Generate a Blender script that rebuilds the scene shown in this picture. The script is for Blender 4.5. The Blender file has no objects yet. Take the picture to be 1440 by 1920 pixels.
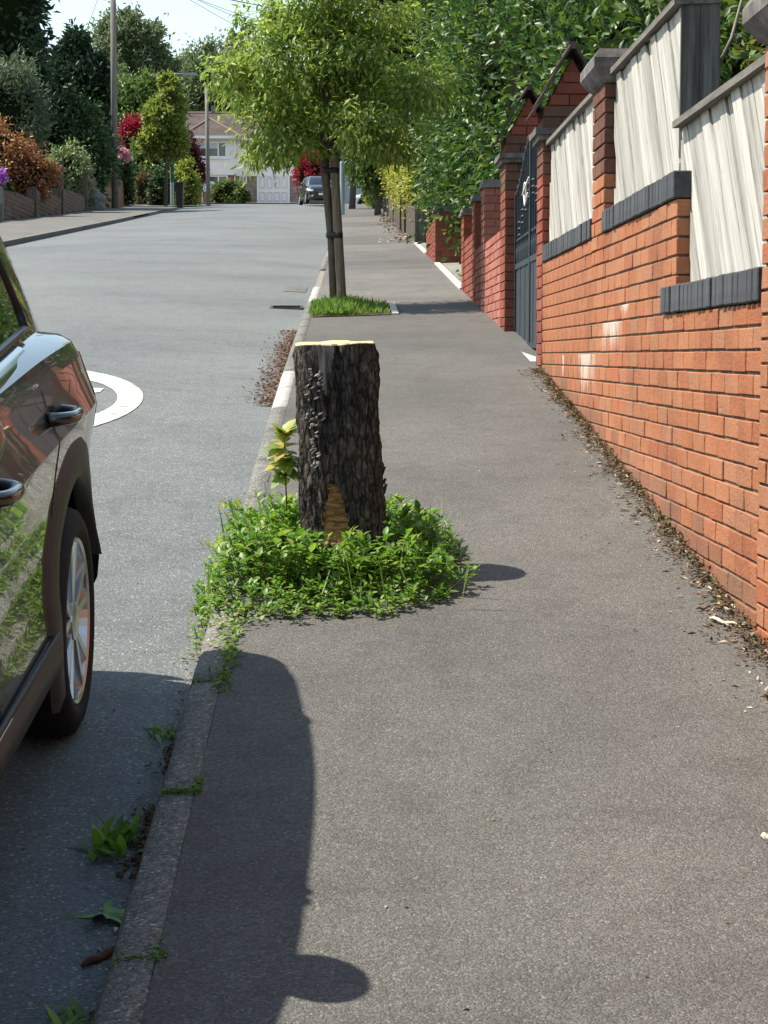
import bpy, bmesh, math, random
import numpy as np
from mathutils import Vector, Matrix, noise

random.seed(11)
RNG = np.random.default_rng(11)
scene = bpy.context.scene
R = math.radians

# ------------------------------------------------------------------ camera, sky, sun
E = 1.6                                   # height of the eye; the street climbs away from it along +Y
F = 3450.0
PITCH, YAW = R(4.85), R(0.996)
cam_d = bpy.data.cameras.new('camera')
cam_d.sensor_fit = 'VERTICAL'
cam_d.sensor_height = 36.0
cam_d.lens = 36.0 * F / 1920.0
cam_d.clip_start = 0.1
cam_d.clip_end = 3000
cam = bpy.data.objects.new('camera', cam_d)
scene.collection.objects.link(cam)
cam.location = (0, 0, E)
cam.rotation_euler = (math.pi / 2 - PITCH, 0, -YAW)
scene.camera = cam

SUN = Vector((0.66, -0.10, -1.0)).normalized()
world = bpy.data.worlds.new("World")
scene.world = world
world.use_nodes = True
wn = world.node_tree
sky = wn.nodes.new('ShaderNodeTexSky')
sky.sky_type = 'NISHITA'
sky.sun_disc = False
sky.sun_elevation = math.asin(-SUN.z)
sky.sun_rotation = math.atan2(-SUN.x, -SUN.y)
sky.air_density = 1.5
sky.dust_density = 0.5
sky.ozone_density = 2.0
wn.nodes['Background'].inputs[1].default_value = 0.125
pale = wn.nodes.new('ShaderNodeHueSaturation')        # a milky summer sky
pale.inputs['Saturation'].default_value = 0.8
pale.inputs['Value'].default_value = 0.95
pale.inputs['Hue'].default_value = 0.49
wn.links.new(sky.outputs[0], pale.inputs['Color'])
wn.links.new(pale.outputs[0], wn.nodes['Background'].inputs[0])
sun_d = bpy.data.lights.new('sun', 'SUN')
sun_d.energy = 5.0
sun_d.angle = R(0.53)
sun_d.color = (1.0, 0.925, 0.80)
sun = bpy.data.objects.new('sun', sun_d)
scene.collection.objects.link(sun)
sun.rotation_euler = SUN.to_track_quat('-Z', 'Y').to_euler()
sun.location = (-20, 5, 40)
vs = scene.view_settings
vs.view_transform = 'Standard'
vs.look = 'None'
vs.exposure = 0.90
vs.gamma = 1.0
vs.use_curve_mapping = False

# ------------------------------------------------------------------ helpers
COL = scene.collection
_f = Vector((math.sin(YAW) * math.cos(PITCH), math.cos(YAW) * math.cos(PITCH), -math.sin(PITCH)))
_r = Vector((math.cos(YAW), -math.sin(YAW), 0))
_u = _r.cross(_f)


def P(px, py, Y):
    """the place at distance Y up the street that is seen at a given point of the photograph"""
    d = _f + _r * ((px - 720) / F) + _u * ((960 - py) / F)
    return Vector((0, 0, E)) + d * (Y / d.y)


_gy = np.array([-60, -20, 0, 5.5, 9, 12.3, 16, 19.6, 28.4, 36, 60, 103, 120, 136, 170, 260, 600.])
_gz = np.array([-8.7, -3.9, -1.53, -.87, -.45, -.08, .285, .61, 1.44, 2.15, 4.38, 8.4, 9.85, 11.1, 12.5, 13, 13.])


def pchip(xk, yk, x):
    h = np.diff(xk); dl = np.diff(yk) / h
    m = np.zeros_like(yk)
    for i in range(1, len(xk) - 1):
        if dl[i - 1] * dl[i] > 0:
            w1, w2 = 2 * h[i] + h[i - 1], h[i] + 2 * h[i - 1]
            m[i] = (w1 + w2) / (w1 / dl[i - 1] + w2 / dl[i])
    m[0], m[-1] = dl[0], dl[-1]
    x = np.asarray(x, float)
    i = np.clip(np.searchsorted(xk, x) - 1, 0, len(xk) - 2)
    t = (x - xk[i]) / h[i]
    return ((2*t**3 - 3*t**2 + 1) * yk[i] + (t**3 - 2*t**2 + t) * h[i] * m[i]
            + (-2*t**3 + 3*t**2) * yk[i + 1] + (t**3 - t**2) * h[i] * m[i + 1])


def G(Y):
    return float(pchip(_gy, _gz, Y)) + E


KX = -0.475                # road side of the right kerb
WX = 1.25                  # face of the garden walls


def left_kerb(Y):
    return float(np.interp(Y, [-60, 30, 38, 67, 90, 95, 98, 101], [-7.0, -7.1, -7.3, -8.0, -8.4, -9.2, -11.5, -16]))


def pave_z(X, Y):
    return G(Y) - 0.055 * (WX - X) / (WX - KX)


def road_z(X, Y):
    a, b = left_kerb(min(Y, 92)), KX
    t = min(max((X - a) / (b - a), 0), 1)
    return G(Y) - 0.17 + 0.10 * math.sin(math.pi * t)


def link(o, parent=None):
    COL.objects.link(o)
    if parent is not None:
        o.parent = parent
        o.matrix_parent_inverse = Matrix.Translation(parent.location).inverted() if parent.get('world_children') else Matrix()
    return o


def mesh(name, verts, faces, mat, smooth=False):
    me = bpy.data.meshes.new(name)
    me.from_pydata([tuple(v) for v in verts], [], [tuple(f) for f in faces])
    if mat is not None:
        for m in (mat if isinstance(mat, (list, tuple)) else [mat]):
            me.materials.append(m)
    if smooth:
        me.polygons.foreach_set('use_smooth', [True] * len(me.polygons))
    me.update()
    return me


def obj(name, verts, faces, mat, parent=None, smooth=False):
    return link(bpy.data.objects.new(name, mesh(name, verts, faces, mat, smooth)), parent)


def tag(o, label=None, cat=None, group=None, kind=None):
    if label: o['label'] = label
    if cat: o['category'] = cat
    if group: o['group'] = group
    if kind: o['kind'] = kind
    return o


def thing(name, loc, label, cat, group=None):
    o = bpy.data.objects.new(name, None)
    COL.objects.link(o)
    o.location = loc
    o.empty_display_size = 0.2
    o['world_children'] = 1
    return tag(o, label, cat, group)


class MB:
    """collects shapes into one mesh"""
    def __init__(s):
        s.v, s.f = [], []

    def add(s, verts, faces):
        n = len(s.v)
        s.v += [tuple(v) for v in verts]
        s.f += [tuple(i + n for i in f) for f in faces]
        return s

    def box(s, x0, x1, y0, y1, z0, z1, sl=0.0):
        z = lambda y: sl * (y - y0)
        v = [(x0, y0, z0), (x1, y0, z0), (x1, y1, z0 + z(y1)), (x0, y1, z0 + z(y1)),
             (x0, y0, z1), (x1, y0, z1), (x1, y1, z1 + z(y1)), (x0, y1, z1 + z(y1))]
        return s.add(v, [(0, 3, 2, 1), (4, 5, 6, 7), (0, 1, 5, 4), (1, 2, 6, 5), (2, 3, 7, 6), (3, 0, 4, 7)])

    def hexa(s, v):
        return s.add(v, [(0, 3, 2, 1), (4, 5, 6, 7), (0, 1, 5, 4), (1, 2, 6, 5), (2, 3, 7, 6), (3, 0, 4, 7)])

    def prism(s, poly, axis, a, b):
        """poly: list of 2D points; extruded along axis from a to b"""
        def mk(p, t):
            return {'x': (t, p[0], p[1]), 'y': (p[0], t, p[1]), 'z': (p[0], p[1], t)}[axis]
        n = len(poly)
        v = [mk(p, a) for p in poly] + [mk(p, b) for p in poly]
        f = [tuple(range(n))[::-1], tuple(range(n, 2 * n))] + [(i, (i + 1) % n, n + (i + 1) % n, n + i) for i in range(n)]
        return s.add(v, f)

    def tube(s, pts, rad, n=8, cap=True):
        pts = [Vector(p) for p in pts]
        if not isinstance(rad, (list, tuple)): rad = [rad] * len(pts)
        base = len(s.v)
        ref = Vector((0.31, 0.17, 0.93))
        for i, p in enumerate(pts):
            d = (pts[min(i + 1, len(pts) - 1)] - pts[max(i - 1, 0)]).normalized()
            if abs(d.dot(ref)) > .97: ref = Vector((1, 0, 0.1))
            a = d.cross(ref).normalized(); b = d.cross(a)
            for k in range(n):
                t = 2 * math.pi * k / n
                s.v.append(tuple(p + (a * math.cos(t) + b * math.sin(t)) * rad[i]))
        for i in range(len(pts) - 1):
            for k in range(n):
                k2 = (k + 1) % n
                s.f.append((base + i*n + k, base + i*n + k2, base + (i+1)*n + k2, base + (i+1)*n + k))
        if cap:
            s.f.append(tuple(base + k for k in range(n))[::-1])
            s.f.append(tuple(base + (len(pts)-1)*n + k for k in range(n)))
        return s

    def build(s, name, mat, parent=None, smooth=False):
        return obj(name, s.v, s.f, mat, parent, smooth)


def fix_normals(o):
    bm = bmesh.new(); bm.from_mesh(o.data)
    bmesh.ops.recalc_face_normals(bm, faces=bm.faces)
    bm.to_mesh(o.data); bm.free()
    return o


# ------------------------------------------------------------------ materials
def _new(name):
    m = bpy.data.materials.new(name)
    m.use_nodes = True
    nt = m.node_tree
    return m, nt, nt.nodes['Principled BSDF']


def _ramp(nt, stops):
    r = nt.nodes.new('ShaderNodeValToRGB')
    el = r.color_ramp.elements
    while len(el) < len(stops): el.new(0.5)
    for e, (p, c) in zip(el, stops):
        e.position = p
        e.color = (*c, 1) if len(c) == 3 else c
    return r


def _n(nt, kind, **kw):
    n = nt.nodes.new(kind)
    for k, v in kw.items(): setattr(n, k, v)
    return n


def _math(nt, op, a, b=None, clamp=False):
    n = _n(nt, 'ShaderNodeMath', operation=op, use_clamp=clamp)
    for i, v in enumerate((a, b)):
        if v is None: continue
        if isinstance(v, (int, float)): n.inputs[i].default_value = v
        else: nt.links.new(v, n.inputs[i])
    return n.outputs[0]


def _mix(nt, fac, a, b, blend='MIX'):
    n = _n(nt, 'ShaderNodeMix', data_type='RGBA', blend_type=blend)
    n.clamp_factor = True
    for sock, v in ((n.inputs[0], fac), (n.inputs[6], a), (n.inputs[7], b)):
        if isinstance(v, (int, float)): sock.default_value = v
        elif isinstance(v, tuple): sock.default_value = (*v, 1)
        else: nt.links.new(v, sock)
    return n.outputs[2]


def _coords(nt, coord, stretch=None):
    tc = _n(nt, 'ShaderNodeTexCoord')
    out = tc.outputs[coord]
    if stretch:
        mp = _n(nt, 'ShaderNodeMapping')
        mp.inputs['Scale'].default_value = stretch
        nt.links.new(out, mp.inputs[0])
        out = mp.outputs[0]
    return out


def _noise(nt, vec, scale, detail=5, rough=.6, dist=0):
    n = _n(nt, 'ShaderNodeTexNoise')
    n.inputs['Scale'].default_value = scale
    n.inputs['Detail'].default_value = detail
    n.inputs['Roughness'].default_value = rough
    n.inputs['Distortion'].default_value = dist
    nt.links.new(vec, n.inputs['Vector'])
    return n.outputs[0]


def _bump(nt, bs, height, strength, dist=.01):
    b = _n(nt, 'ShaderNodeBump')
    b.inputs['Strength'].default_value = strength
    b.inputs['Distance'].default_value = dist
    nt.links.new(height, b.inputs['Height'])
    nt.links.new(b.outputs[0], bs.inputs['Normal'])


def M(name, cols, rough=.8, scale=6, detail=6, lo=.3, hi=.7, bump=0, bscale=40, bdist=.004, coord='Object', spec=.3, stretch=None,
      rand=0, metal=0, coat=0, dist=0):
    m, nt, bs = _new(name)
    vec = _coords(nt, coord, stretch)
    if isinstance(cols[0], (int, float)): cols = [cols]
    bs.inputs['Roughness'].default_value = rough
    bs.inputs['Specular IOR Level'].default_value = spec
    bs.inputs['Metallic'].default_value = metal
    bs.inputs['Coat Weight'].default_value = coat
    bs.inputs['Coat Roughness'].default_value = 0.02
    if len(cols) == 1 and not rand:
        bs.inputs['Base Color'].default_value = (*cols[0], 1)
    else:
        if len(cols) == 1: cols = [cols[0], cols[0]]
        nz = _noise(nt, vec, scale, detail, .62, dist)
        k = len(cols) - 1
        r = _ramp(nt, [(lo + (hi - lo) * i / k, c) for i, c in enumerate(cols)])
        nt.links.new(nz, r.inputs[0])
        c = r.outputs[0]
        if rand:
            oi = _n(nt, 'ShaderNodeObjectInfo')
            h = _n(nt, 'ShaderNodeHueSaturation')
            nt.links.new(c, h.inputs['Color'])
            nt.links.new(_math(nt, 'ADD', _math(nt, 'MULTIPLY', oi.outputs['Random'], 2 * rand), 1 - rand), h.inputs['Value'])
            c = h.outputs[0]
        nt.links.new(c, bs.inputs['Base Color'])
    if bump:
        _bump(nt, bs, _noise(nt, vec, bscale, 6, .65), bump, bdist)
    return m


def LEAF(name, c1, c2, trans=.35, rough=.45, c3=None, spec=.4):
    """leaf: each leaf has its own shade between c1 and c2 (c3: a few of another colour)"""
    m, nt, bs = _new(name)
    at = _n(nt, 'ShaderNodeAttribute', attribute_name='v')
    stops = [(0, c1), (.85, c2)] if c3 is None else [(0, c1), (.72, c2), (.9, c3)]
    r = _ramp(nt, stops)
    nt.links.new(at.outputs['Fac'], r.inputs[0])
    nt.links.new(r.outputs[0], bs.inputs['Base Color'])
    bs.inputs['Roughness'].default_value = rough
    bs.inputs['Specular IOR Level'].default_value = spec
    tr = _n(nt, 'ShaderNodeBsdfTranslucent')
    hs = _n(nt, 'ShaderNodeHueSaturation')
    hs.inputs['Hue'].default_value = .495
    hs.inputs['Saturation'].default_value = 1.08
    hs.inputs['Value'].default_value = 1.5
    nt.links.new(r.outputs[0], hs.inputs['Color'])
    nt.links.new(hs.outputs[0], tr.inputs[0])
    mx = _n(nt, 'ShaderNodeMixShader')
    mx.inputs[0].default_value = trans
    nt.links.new(bs.outputs[0], mx.inputs[1])
    nt.links.new(tr.outputs[0], mx.inputs[2])
    nt.links.new(mx.outputs[0], nt.nodes['Material Output'].inputs[0])
    return m


def ASPHALT(name, dark, mid, light, cell=130, patch=.9, bump=.5, spark=.992, sp=(.36, .35, .33)):
    m, nt, bs = _new(name)
    vec = _coords(nt, 'Object')
    vo = _n(nt, 'ShaderNodeTexVoronoi')
    vo.inputs['Scale'].default_value = cell
    nt.links.new(vec, vo.inputs['Vector'])
    sep = _n(nt, 'ShaderNodeSeparateColor')
    nt.links.new(vo.outputs['Color'], sep.inputs[0])
    r = _ramp(nt, [(0, dark), (.5, mid), (.95, light), (spark, sp)])
    nt.links.new(sep.outputs[0], r.inputs[0])
    big = _ramp(nt, [(.3, (.76, .76, .77)), (.5, (1, 1, 1)), (.72, (1.2, 1.18, 1.14))])
    nt.links.new(_noise(nt, vec, patch, 7, .62), big.inputs[0])
    c = _mix(nt, 1.0, r.outputs[0], big.outputs[0], 'MULTIPLY')
    st = _ramp(nt, [(.38, (.80, .79, .77)), (.52, (1, 1, 1))])
    nt.links.new(_noise(nt, vec, 5.5, 6, .7, .6), st.inputs[0])
    c = _mix(nt, .7, c, st.outputs[0], 'MULTIPLY')
    sv = _n(nt, 'ShaderNodeTexVoronoi'); sv.inputs['Scale'].default_value = 3.1
    nt.links.new(vec, sv.inputs['Vector'])
    sp2 = _n(nt, 'ShaderNodeSeparateColor'); nt.links.new(sv.outputs['Color'], sp2.inputs[0])
    rad = _math(nt, 'MULTIPLY', sp2.outputs[1], .075)
    spot = _math(nt, 'MULTIPLY', _math(nt, 'LESS_THAN', _math(nt, 'ADD', sv.outputs['Distance'], _math(nt, 'MULTIPLY', _noise(nt, vec, 60, 3), .02)), rad), _math(nt, 'GREATER_THAN', sp2.outputs[0], .62))
    tone = _ramp(nt, [(.35, (.35, .35, .36)), (.6, (1.5, 1.47, 1.42))]); nt.links.new(sp2.outputs[2], tone.inputs[0])
    c = _mix(nt, _math(nt, 'MULTIPLY', spot, .5), c, _mix(nt, 1.0, c, tone.outputs[0], 'MULTIPLY'))
    nt.links.new(c, bs.inputs['Base Color'])
    bs.inputs['Roughness'].default_value = .82
    bs.inputs['Specular IOR Level'].default_value = .35
    h = _math(nt, 'ADD', _math(nt, 'MULTIPLY', vo.outputs['Distance'], -.9), _noise(nt, vec, cell * .55, 3, .6))
    _bump(nt, bs, h, bump, .006)
    return m


def BRICK(name, cols, dirt=0.0, white=False, bump=.5):
    """cols: a few brick colours; one brick takes its own mix of them"""
    m, nt, bs = _new(name)
    oi = _n(nt, 'ShaderNodeObjectInfo')
    geo = _n(nt, 'ShaderNodeNewGeometry')
    pos = geo.outputs['Position']
    r = _ramp(nt, [(i / max(1, len(cols) - 1), c) for i, c in enumerate(cols)])
    ad = _math(nt, 'ADD', _math(nt, 'MULTIPLY', oi.outputs['Random'], .75), _math(nt, 'MULTIPLY', _math(nt, 'SUBTRACT', _noise(nt, pos, 14, 5, .65), .35), .8), True)
    nt.links.new(ad, r.inputs[0])
    c = r.outputs[0]
    # soot and lichen: blotches that run over several bricks
    sm = _ramp(nt, [(.46 - dirt * .2, (0, 0, 0)), (.72, (1, 1, 1))])
    mp = _n(nt, 'ShaderNodeMapping'); mp.inputs['Scale'].default_value = (1, 1, .45)
    nt.links.new(pos, mp.inputs[0])
    nt.links.new(_noise(nt, mp.outputs[0], 2.3, 8, .68), sm.inputs[0])
    c = _mix(nt, _math(nt, 'MULTIPLY', sm.outputs[0], .35 + dirt * .6, True), c, (.075, .06, .045))
    spk = _ramp(nt, [(.66, (0, 0, 0)), (.74, (1, 1, 1))])
    nt.links.new(_noise(nt, pos, 55, 4, .7), spk.inputs[0])
    c = _mix(nt, _math(nt, 'MULTIPLY', spk.outputs[0], .35), c, (.09, .055, .035))
    if white:
        # two runs of lime bloom washed down the face below a joint
        sp = _n(nt, 'ShaderNodeSeparateXYZ'); nt.links.new(pos, sp.inputs[0])
        tot = None
        for (yc, wy, zt, hz) in ((9.85, .52, E + .010, .26), (8.45, .20, E + .235, .06), (8.9, .45, E + .163, .16), (10.9, .07, E + .005, .16)):
            ay = _math(nt, 'SUBTRACT', 1, _math(nt, 'DIVIDE', _math(nt, 'ABSOLUTE', _math(nt, 'SUBTRACT', sp.outputs[1], yc)), wy), True)
            dz = _math(nt, 'DIVIDE', _math(nt, 'SUBTRACT', zt, sp.outputs[2]), hz)
            az = _math(nt, 'MULTIPLY', _math(nt, 'SUBTRACT', 1, dz, True), _math(nt, 'GREATER_THAN', dz, 0))
            mm = _math(nt, 'MULTIPLY', ay, az)
            tot = mm if tot is None else _math(nt, 'MAXIMUM', tot, mm)
        m2 = _n(nt, 'ShaderNodeMapping'); m2.inputs['Scale'].default_value = (1, 1, .06)
        nt.links.new(pos, m2.inputs[0])
        stv = _math(nt, 'ADD', tot, _math(nt, 'MULTIPLY', _math(nt, 'SUBTRACT', _noise(nt, m2.outputs[0], 42, 4, .7), .55), 2.6))
        gate = _math(nt, 'MULTIPLY', _math(nt, 'GREATER_THAN', tot, .04), _math(nt, 'MULTIPLY', _math(nt, 'SUBTRACT', stv, .12), 3.0, True), True)
        c = _mix(nt, _math(nt, 'MULTIPLY', gate, .62), c, (.60, .54, .48))
    nt.links.new(c, bs.inputs['Base Color'])
    bs.inputs['Roughness'].default_value = .88
    bs.inputs['Specular IOR Level'].default_value = .2
    # creased faces of hand-made bricks
    wv = _n(nt, 'ShaderNodeTexNoise')
    wv.inputs['Scale'].default_value = 26; wv.inputs['Detail'].default_value = 4; wv.inputs['Distortion'].default_value = 2.5
    nt.links.new(pos, wv.inputs['Vector'])
    h = _math(nt, 'ADD', wv.outputs[0], _math(nt, 'MULTIPLY', _noise(nt, pos, 190, 3), .35))
    _bump(nt, bs, h, bump, .012)
    return m


def PAINT(name, col, flake=0):
    m, nt, bs = _new(name)
    bs.inputs['Base Color'].default_value = (*col, 1)
    bs.inputs['Roughness'].default_value = .32
    bs.inputs['Metallic'].default_value = flake
    bs.inputs['Coat Weight'].default_value = 1
    bs.inputs['Coat Roughness'].default_value = .015
    bs.inputs['Coat IOR'].default_value = 1.5
    return m


def BOARD(name):
    """weathered white paint on rough boards, grey wood showing in streaks along the grain (local X)"""
    m, nt, bs = _new(name)
    oi = _n(nt, 'ShaderNodeObjectInfo')
    tc = _n(nt, 'ShaderNodeTexCoord')
    ad = _n(nt, 'ShaderNodeVectorMath', operation='ADD')
    sc = _n(nt, 'ShaderNodeVectorMath', operation='SCALE')
    cmb = _n(nt, 'ShaderNodeCombineXYZ')
    for i in range(3): nt.links.new(oi.outputs['Random'], cmb.inputs[i])
    nt.links.new(cmb.outputs[0], sc.inputs[0]); sc.inputs['Scale'].default_value = 37
    nt.links.new(tc.outputs['Object'], ad.inputs[0]); nt.links.new(sc.outputs[0], ad.inputs[1])
    mp = _n(nt, 'ShaderNodeMapping'); mp.inputs['Scale'].default_value = (.75, 15, 15)
    nt.links.new(ad.outputs[0], mp.inputs[0])
    g = _noise(nt, mp.outputs[0], 2.6, 9, .68, .25)
    r = _ramp(nt, [(.31, (.13, .125, .11)), (.41, (.32, .31, .28)), (.50, (.40, .385, .35)), (.72, (.49, .475, .435))])
    nt.links.new(g, r.inputs[0])
    mp2 = _n(nt, 'ShaderNodeMapping'); mp2.inputs['Scale'].default_value = (3.0, 13, 13)
    nt.links.new(ad.outputs[0], mp2.inputs[0])
    k = _ramp(nt, [(.66, (0, 0, 0)), (.73, (1, 1, 1))])
    nt.links.new(_noise(nt, mp2.outputs[0], 1.7, 4, .6, .4), k.inputs[0])
    c = _mix(nt, _math(nt, 'MULTIPLY', k.outputs[0], .75), r.outputs[0], (.23, .22, .21))
    hv = _n(nt, 'ShaderNodeHueSaturation')
    nt.links.new(c, hv.inputs['Color'])
    nt.links.new(_math(nt, 'ADD', _math(nt, 'MULTIPLY', oi.outputs['Random'], .42), .76), hv.inputs['Value'])
    c = hv.outputs[0]
    nt.links.new(c, bs.inputs['Base Color'])
    bs.inputs['Roughness'].default_value = .75
    bs.inputs['Specular IOR Level'].default_value = .25
    _bump(nt, bs, g, .7, .01)
    return m


m_road = ASPHALT('road_asphalt', (.080, .087, .088), (.119, .129, .130), (.158, .170, .171), cell=180, patch=.35, bump=.5)
m_pave = ASPHALT('pavement_asphalt', (.058, .055, .050), (.090, .086, .078), (.126, .121, .110), cell=215, patch=.7, bump=.55, spark=.995, sp=(.19, .18, .165))
m_patch = ASPHALT('patch_asphalt', (.05, .048, .046), (.09, .086, .082), (.15, .142, .135), cell=160, patch=1.2)
m_patch2 = ASPHALT('pale_asphalt', (.080, .075, .068), (.115, .109, .099), (.152, .145, .132), cell=160, patch=1.2)
m_kerb = ASPHALT('kerb_concrete', (.078, .074, .067), (.145, .140, .126), (.22, .212, .19), cell=150, patch=1.1, bump=.9, spark=.99, sp=(.42, .40, .36))
m_kerb_new = M('new_kerb_concrete', [(.26, .25, .225), (.36, .345, .315), (.42, .405, .375)], .85, 14, 8, bump=.5, bscale=90)
m_white_edge = M('white_edging', [(.36, .35, .31), (.50, .485, .44)], .8, 8, 4)
m_paint = M('road_paint', [(.22, .21, .185), (.50, .475, .40), (.57, .54, .455)], .7, 11, 9, .34, .6, bump=.6, bscale=110)
m_soil = M('soil', [(.045, .032, .02), (.10, .07, .045)], .95, 12, 6, bump=.8)
m_mortar = M('mortar', [(.16, .135, .11), (.26, .23, .2)], .95, 20, 5, bump=.5)
m_mortar_md = M('brown_mortar', [(.10, .075, .055), (.18, .14, .11)], .95, 20, 5, bump=.5)
m_mortar_dk = M('sooty_mortar', [(.05, .04, .035), (.11, .09, .08)], .95, 20, 5)
m_brick = BRICK('orange_brick', [(.26, .084, .040), (.32, .118, .055), (.345, .145, .072), (.31, .142, .082)], .06, True)
m_brick_low = BRICK('grimy_orange_brick', [(.26, .10, .055), (.28, .125, .07), (.23, .125, .075)], .4)
m_brick_red = BRICK('dark_red_brick', [(.17, .042, .026), (.25, .065, .04), (.30, .09, .06)], .3)
m_brick_soot = BRICK('sooty_brick', [(.10, .035, .025), (.16, .055, .035), (.20, .085, .05)], .8)
m_brick_pink = BRICK('pink_red_brick', [(.28, .085, .062), (.34, .125, .095), (.37, .16, .125)], .0)
m_coping = M('painted_coping', [(.026, .027, .031), (.046, .048, .054), (.070, .072, .078)], .6, 22, 7, bump=.5, bscale=60, rand=.22)
m_stone = M('weathered_capstone', [(.05, .045, .042), (.11, .10, .095), (.22, .20, .19)], .9, 9, 8, bump=.6)
m_capgrey = M('grey_capstone', [(.10, .10, .095), (.2, .195, .18)], .9, 9, 8, bump=.5)
m_tile = M('dark_roof_tile', [(.045, .032, .028), (.10, .075, .062)], .85, 12, 6, bump=.5, rand=.2)
m_board = BOARD('white_board')
m_rail = M('weathered_rail', [(.09, .082, .07), (.20, .185, .165)], .9, 4, 8, bump=.7, stretch=(9, 1, 9))
m_dkwood = M('dark_weathered_wood', [(.035, .034, .032), (.085, .082, .075), (.17, .165, .15)], .9, 2.2, 9, bump=.7, bscale=30, stretch=(14, 14, 1.1))
m_iron = M('dark_iron', [(.020, .027, .034), (.031, .040, .050)], .6, 10, 3, spec=.3)
m_cord = M('white_cord', (.75, .75, .72), .5)
def BARK(name, lo, mid, hi):
    """old bark: long plates parted by dark cracks, grey-brown, with paler scuffed edges"""
    m, nt, bs = _new(name)
    vec = _coords(nt, 'Object', (1, 1, .34))
    wob = _n(nt, 'ShaderNodeVectorMath', operation='ADD')
    sc = _n(nt, 'ShaderNodeVectorMath', operation='SCALE'); sc.inputs['Scale'].default_value = .03
    nn = _n(nt, 'ShaderNodeTexNoise'); nn.inputs['Scale'].default_value = 22; nn.inputs['Detail'].default_value = 4
    nt.links.new(vec, nn.inputs['Vector']); nt.links.new(nn.outputs['Color'], sc.inputs[0])
    nt.links.new(vec, wob.inputs[0]); nt.links.new(sc.outputs[0], wob.inputs[1])
    vo = _n(nt, 'ShaderNodeTexVoronoi', feature='DISTANCE_TO_EDGE'); vo.inputs['Scale'].default_value = 46
    nt.links.new(wob.outputs[0], vo.inputs['Vector'])
    cr = _ramp(nt, [(.0, (0, 0, 0)), (.16, (1, 1, 1))]); nt.links.new(vo.outputs['Distance'], cr.inputs[0])
    v3 = _coords(nt, 'Object', (1, 1, .7))
    col = _ramp(nt, [(.30, lo), (.52, mid), (.74, hi)]); nt.links.new(_noise(nt, v3, 34, 10, .75), col.inputs[0])
    big = _ramp(nt, [(.35, (.55, .55, .56)), (.65, (1.15, 1.1, 1.05))]); nt.links.new(_noise(nt, v3, 7, 4, .6), big.inputs[0])
    c = _mix(nt, 1.0, col.outputs[0], big.outputs[0], 'MULTIPLY')
    c = _mix(nt, _math(nt, 'ADD', _math(nt, 'MULTIPLY', cr.outputs[0], .75), .25, True), (.008, .007, .006), c)
    nt.links.new(c, bs.inputs['Base Color'])
    bs.inputs['Roughness'].default_value = .93
    bs.inputs['Specular IOR Level'].default_value = .2
    _bump(nt, bs, _math(nt, 'ADD', _math(nt, 'MULTIPLY', cr.outputs[0], .6), _noise(nt, v3, 60, 8, .75)), 1.0, .02)
    return m


m_bark = BARK('stump_bark', (.034, .030, .027), (.14, .124, .106), (.38, .34, .285))
m_wood = M('cut_wood', [(.34, .21, .10), (.58, .44, .24), (.66, .55, .36)], .75, 3, 8, bump=.4, stretch=(3, 14, 3))
m_scar = M('scar_wood', [(.03, .015, .007), (.17, .085, .03), (.33, .19, .07), (.42, .27, .11)], .85, 5, 10, .30, .68, bump=.6, bscale=50, stretch=(3, 3, 12), dist=.5)
m_deadwood = M('dead_wood', [(.05, .042, .035), (.16, .145, .125), (.32, .30, .26)], .9, 3, 8, bump=.8, bscale=20, stretch=(16, 16, 1.2))
m_fungus = M('bracket_fungus', [(.20, .17, .15), (.66, .62, .57)], .6, 20, 4)
m_trunk = M('young_bark', [(.05, .04, .032), (.13, .105, .085)], .9, 6, 6, bump=.7, stretch=(6, 6, 1))
m_stake = M('stake_wood', [(.10, .08, .055), (.20, .165, .12)], .88, 3, 7, bump=.5, stretch=(10, 10, 1))
m_strap = M('black_strap', (.012, .012, .014), .6)
m_pole = M('pole_wood', [(.12, .11, .10), (.23, .21, .195)], .9, 3, 7, stretch=(8, 8, .6), bump=.4)
m_steel = M('painted_steel', [(.20, .25, .26), (.28, .33, .34)], .5, 5, 4, spec=.5)
m_cable = M('cable', (.05, .05, .055), .6)
m_wallL = BRICK('brown_garden_brick', [(.10, .06, .045), (.15, .09, .065), (.19, .12, .09)], .4)
m_fenceL = M('brown_fence', [(.05, .038, .03), (.11, .085, .07)], .9, 4, 6)
m_render = M('white_render', [(.74, .77, .78), (.84, .86, .87)], .9, 1.2, 6, bump=.2)
m_roof = M('roof_tiles', [(.050, .038, .034), (.072, .054, .049), (.095, .072, .065)], .9, 1.5, 8, bump=.5)
m_ridge = M('ridge_tiles', (.17, .12, .095), .9)
m_upvc = M('white_frame', (.80, .81, .82), .4)
m_doorp = M('door_moulding', (.62, .63, .66), .4)
m_cladstone = M('stone_cladding', [(.13, .115, .10), (.24, .22, .19), (.33, .30, .27)], .9, 4.5, 8, bump=.6)
m_brownbrick = M('brown_brick', [(.19, .10, .06), (.27, .16, .10)], .9, 7, 5)
m_glassb = M('window_glass', (.05, .07, .08), .06, spec=.9)
m_blind = M('pale_blind', (.42, .55, .55), .8)
m_paving = M('brown_paving', [(.20, .12, .09), (.28, .18, .14)], .9, 6, 5)
m_slab = M('paving_slab', [(.17, .165, .14), (.25, .24, .21)], .9, 7, 6, rand=.1)
m_ground = M('garden_ground', [(.04, .05, .02), (.09, .085, .05)], .95, 2, 6)
m_drain = M('cast_iron', [(.02, .02, .022), (.06, .058, .056)], .7, 20, 4)
m_white = M('white_plastic', (.75, .75, .75), .4)
m_binm = M('bin_plastic', (.018, .02, .022), .5)
m_signg = M('green_sleeve', (.02, .12, .09), .5)
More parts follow.
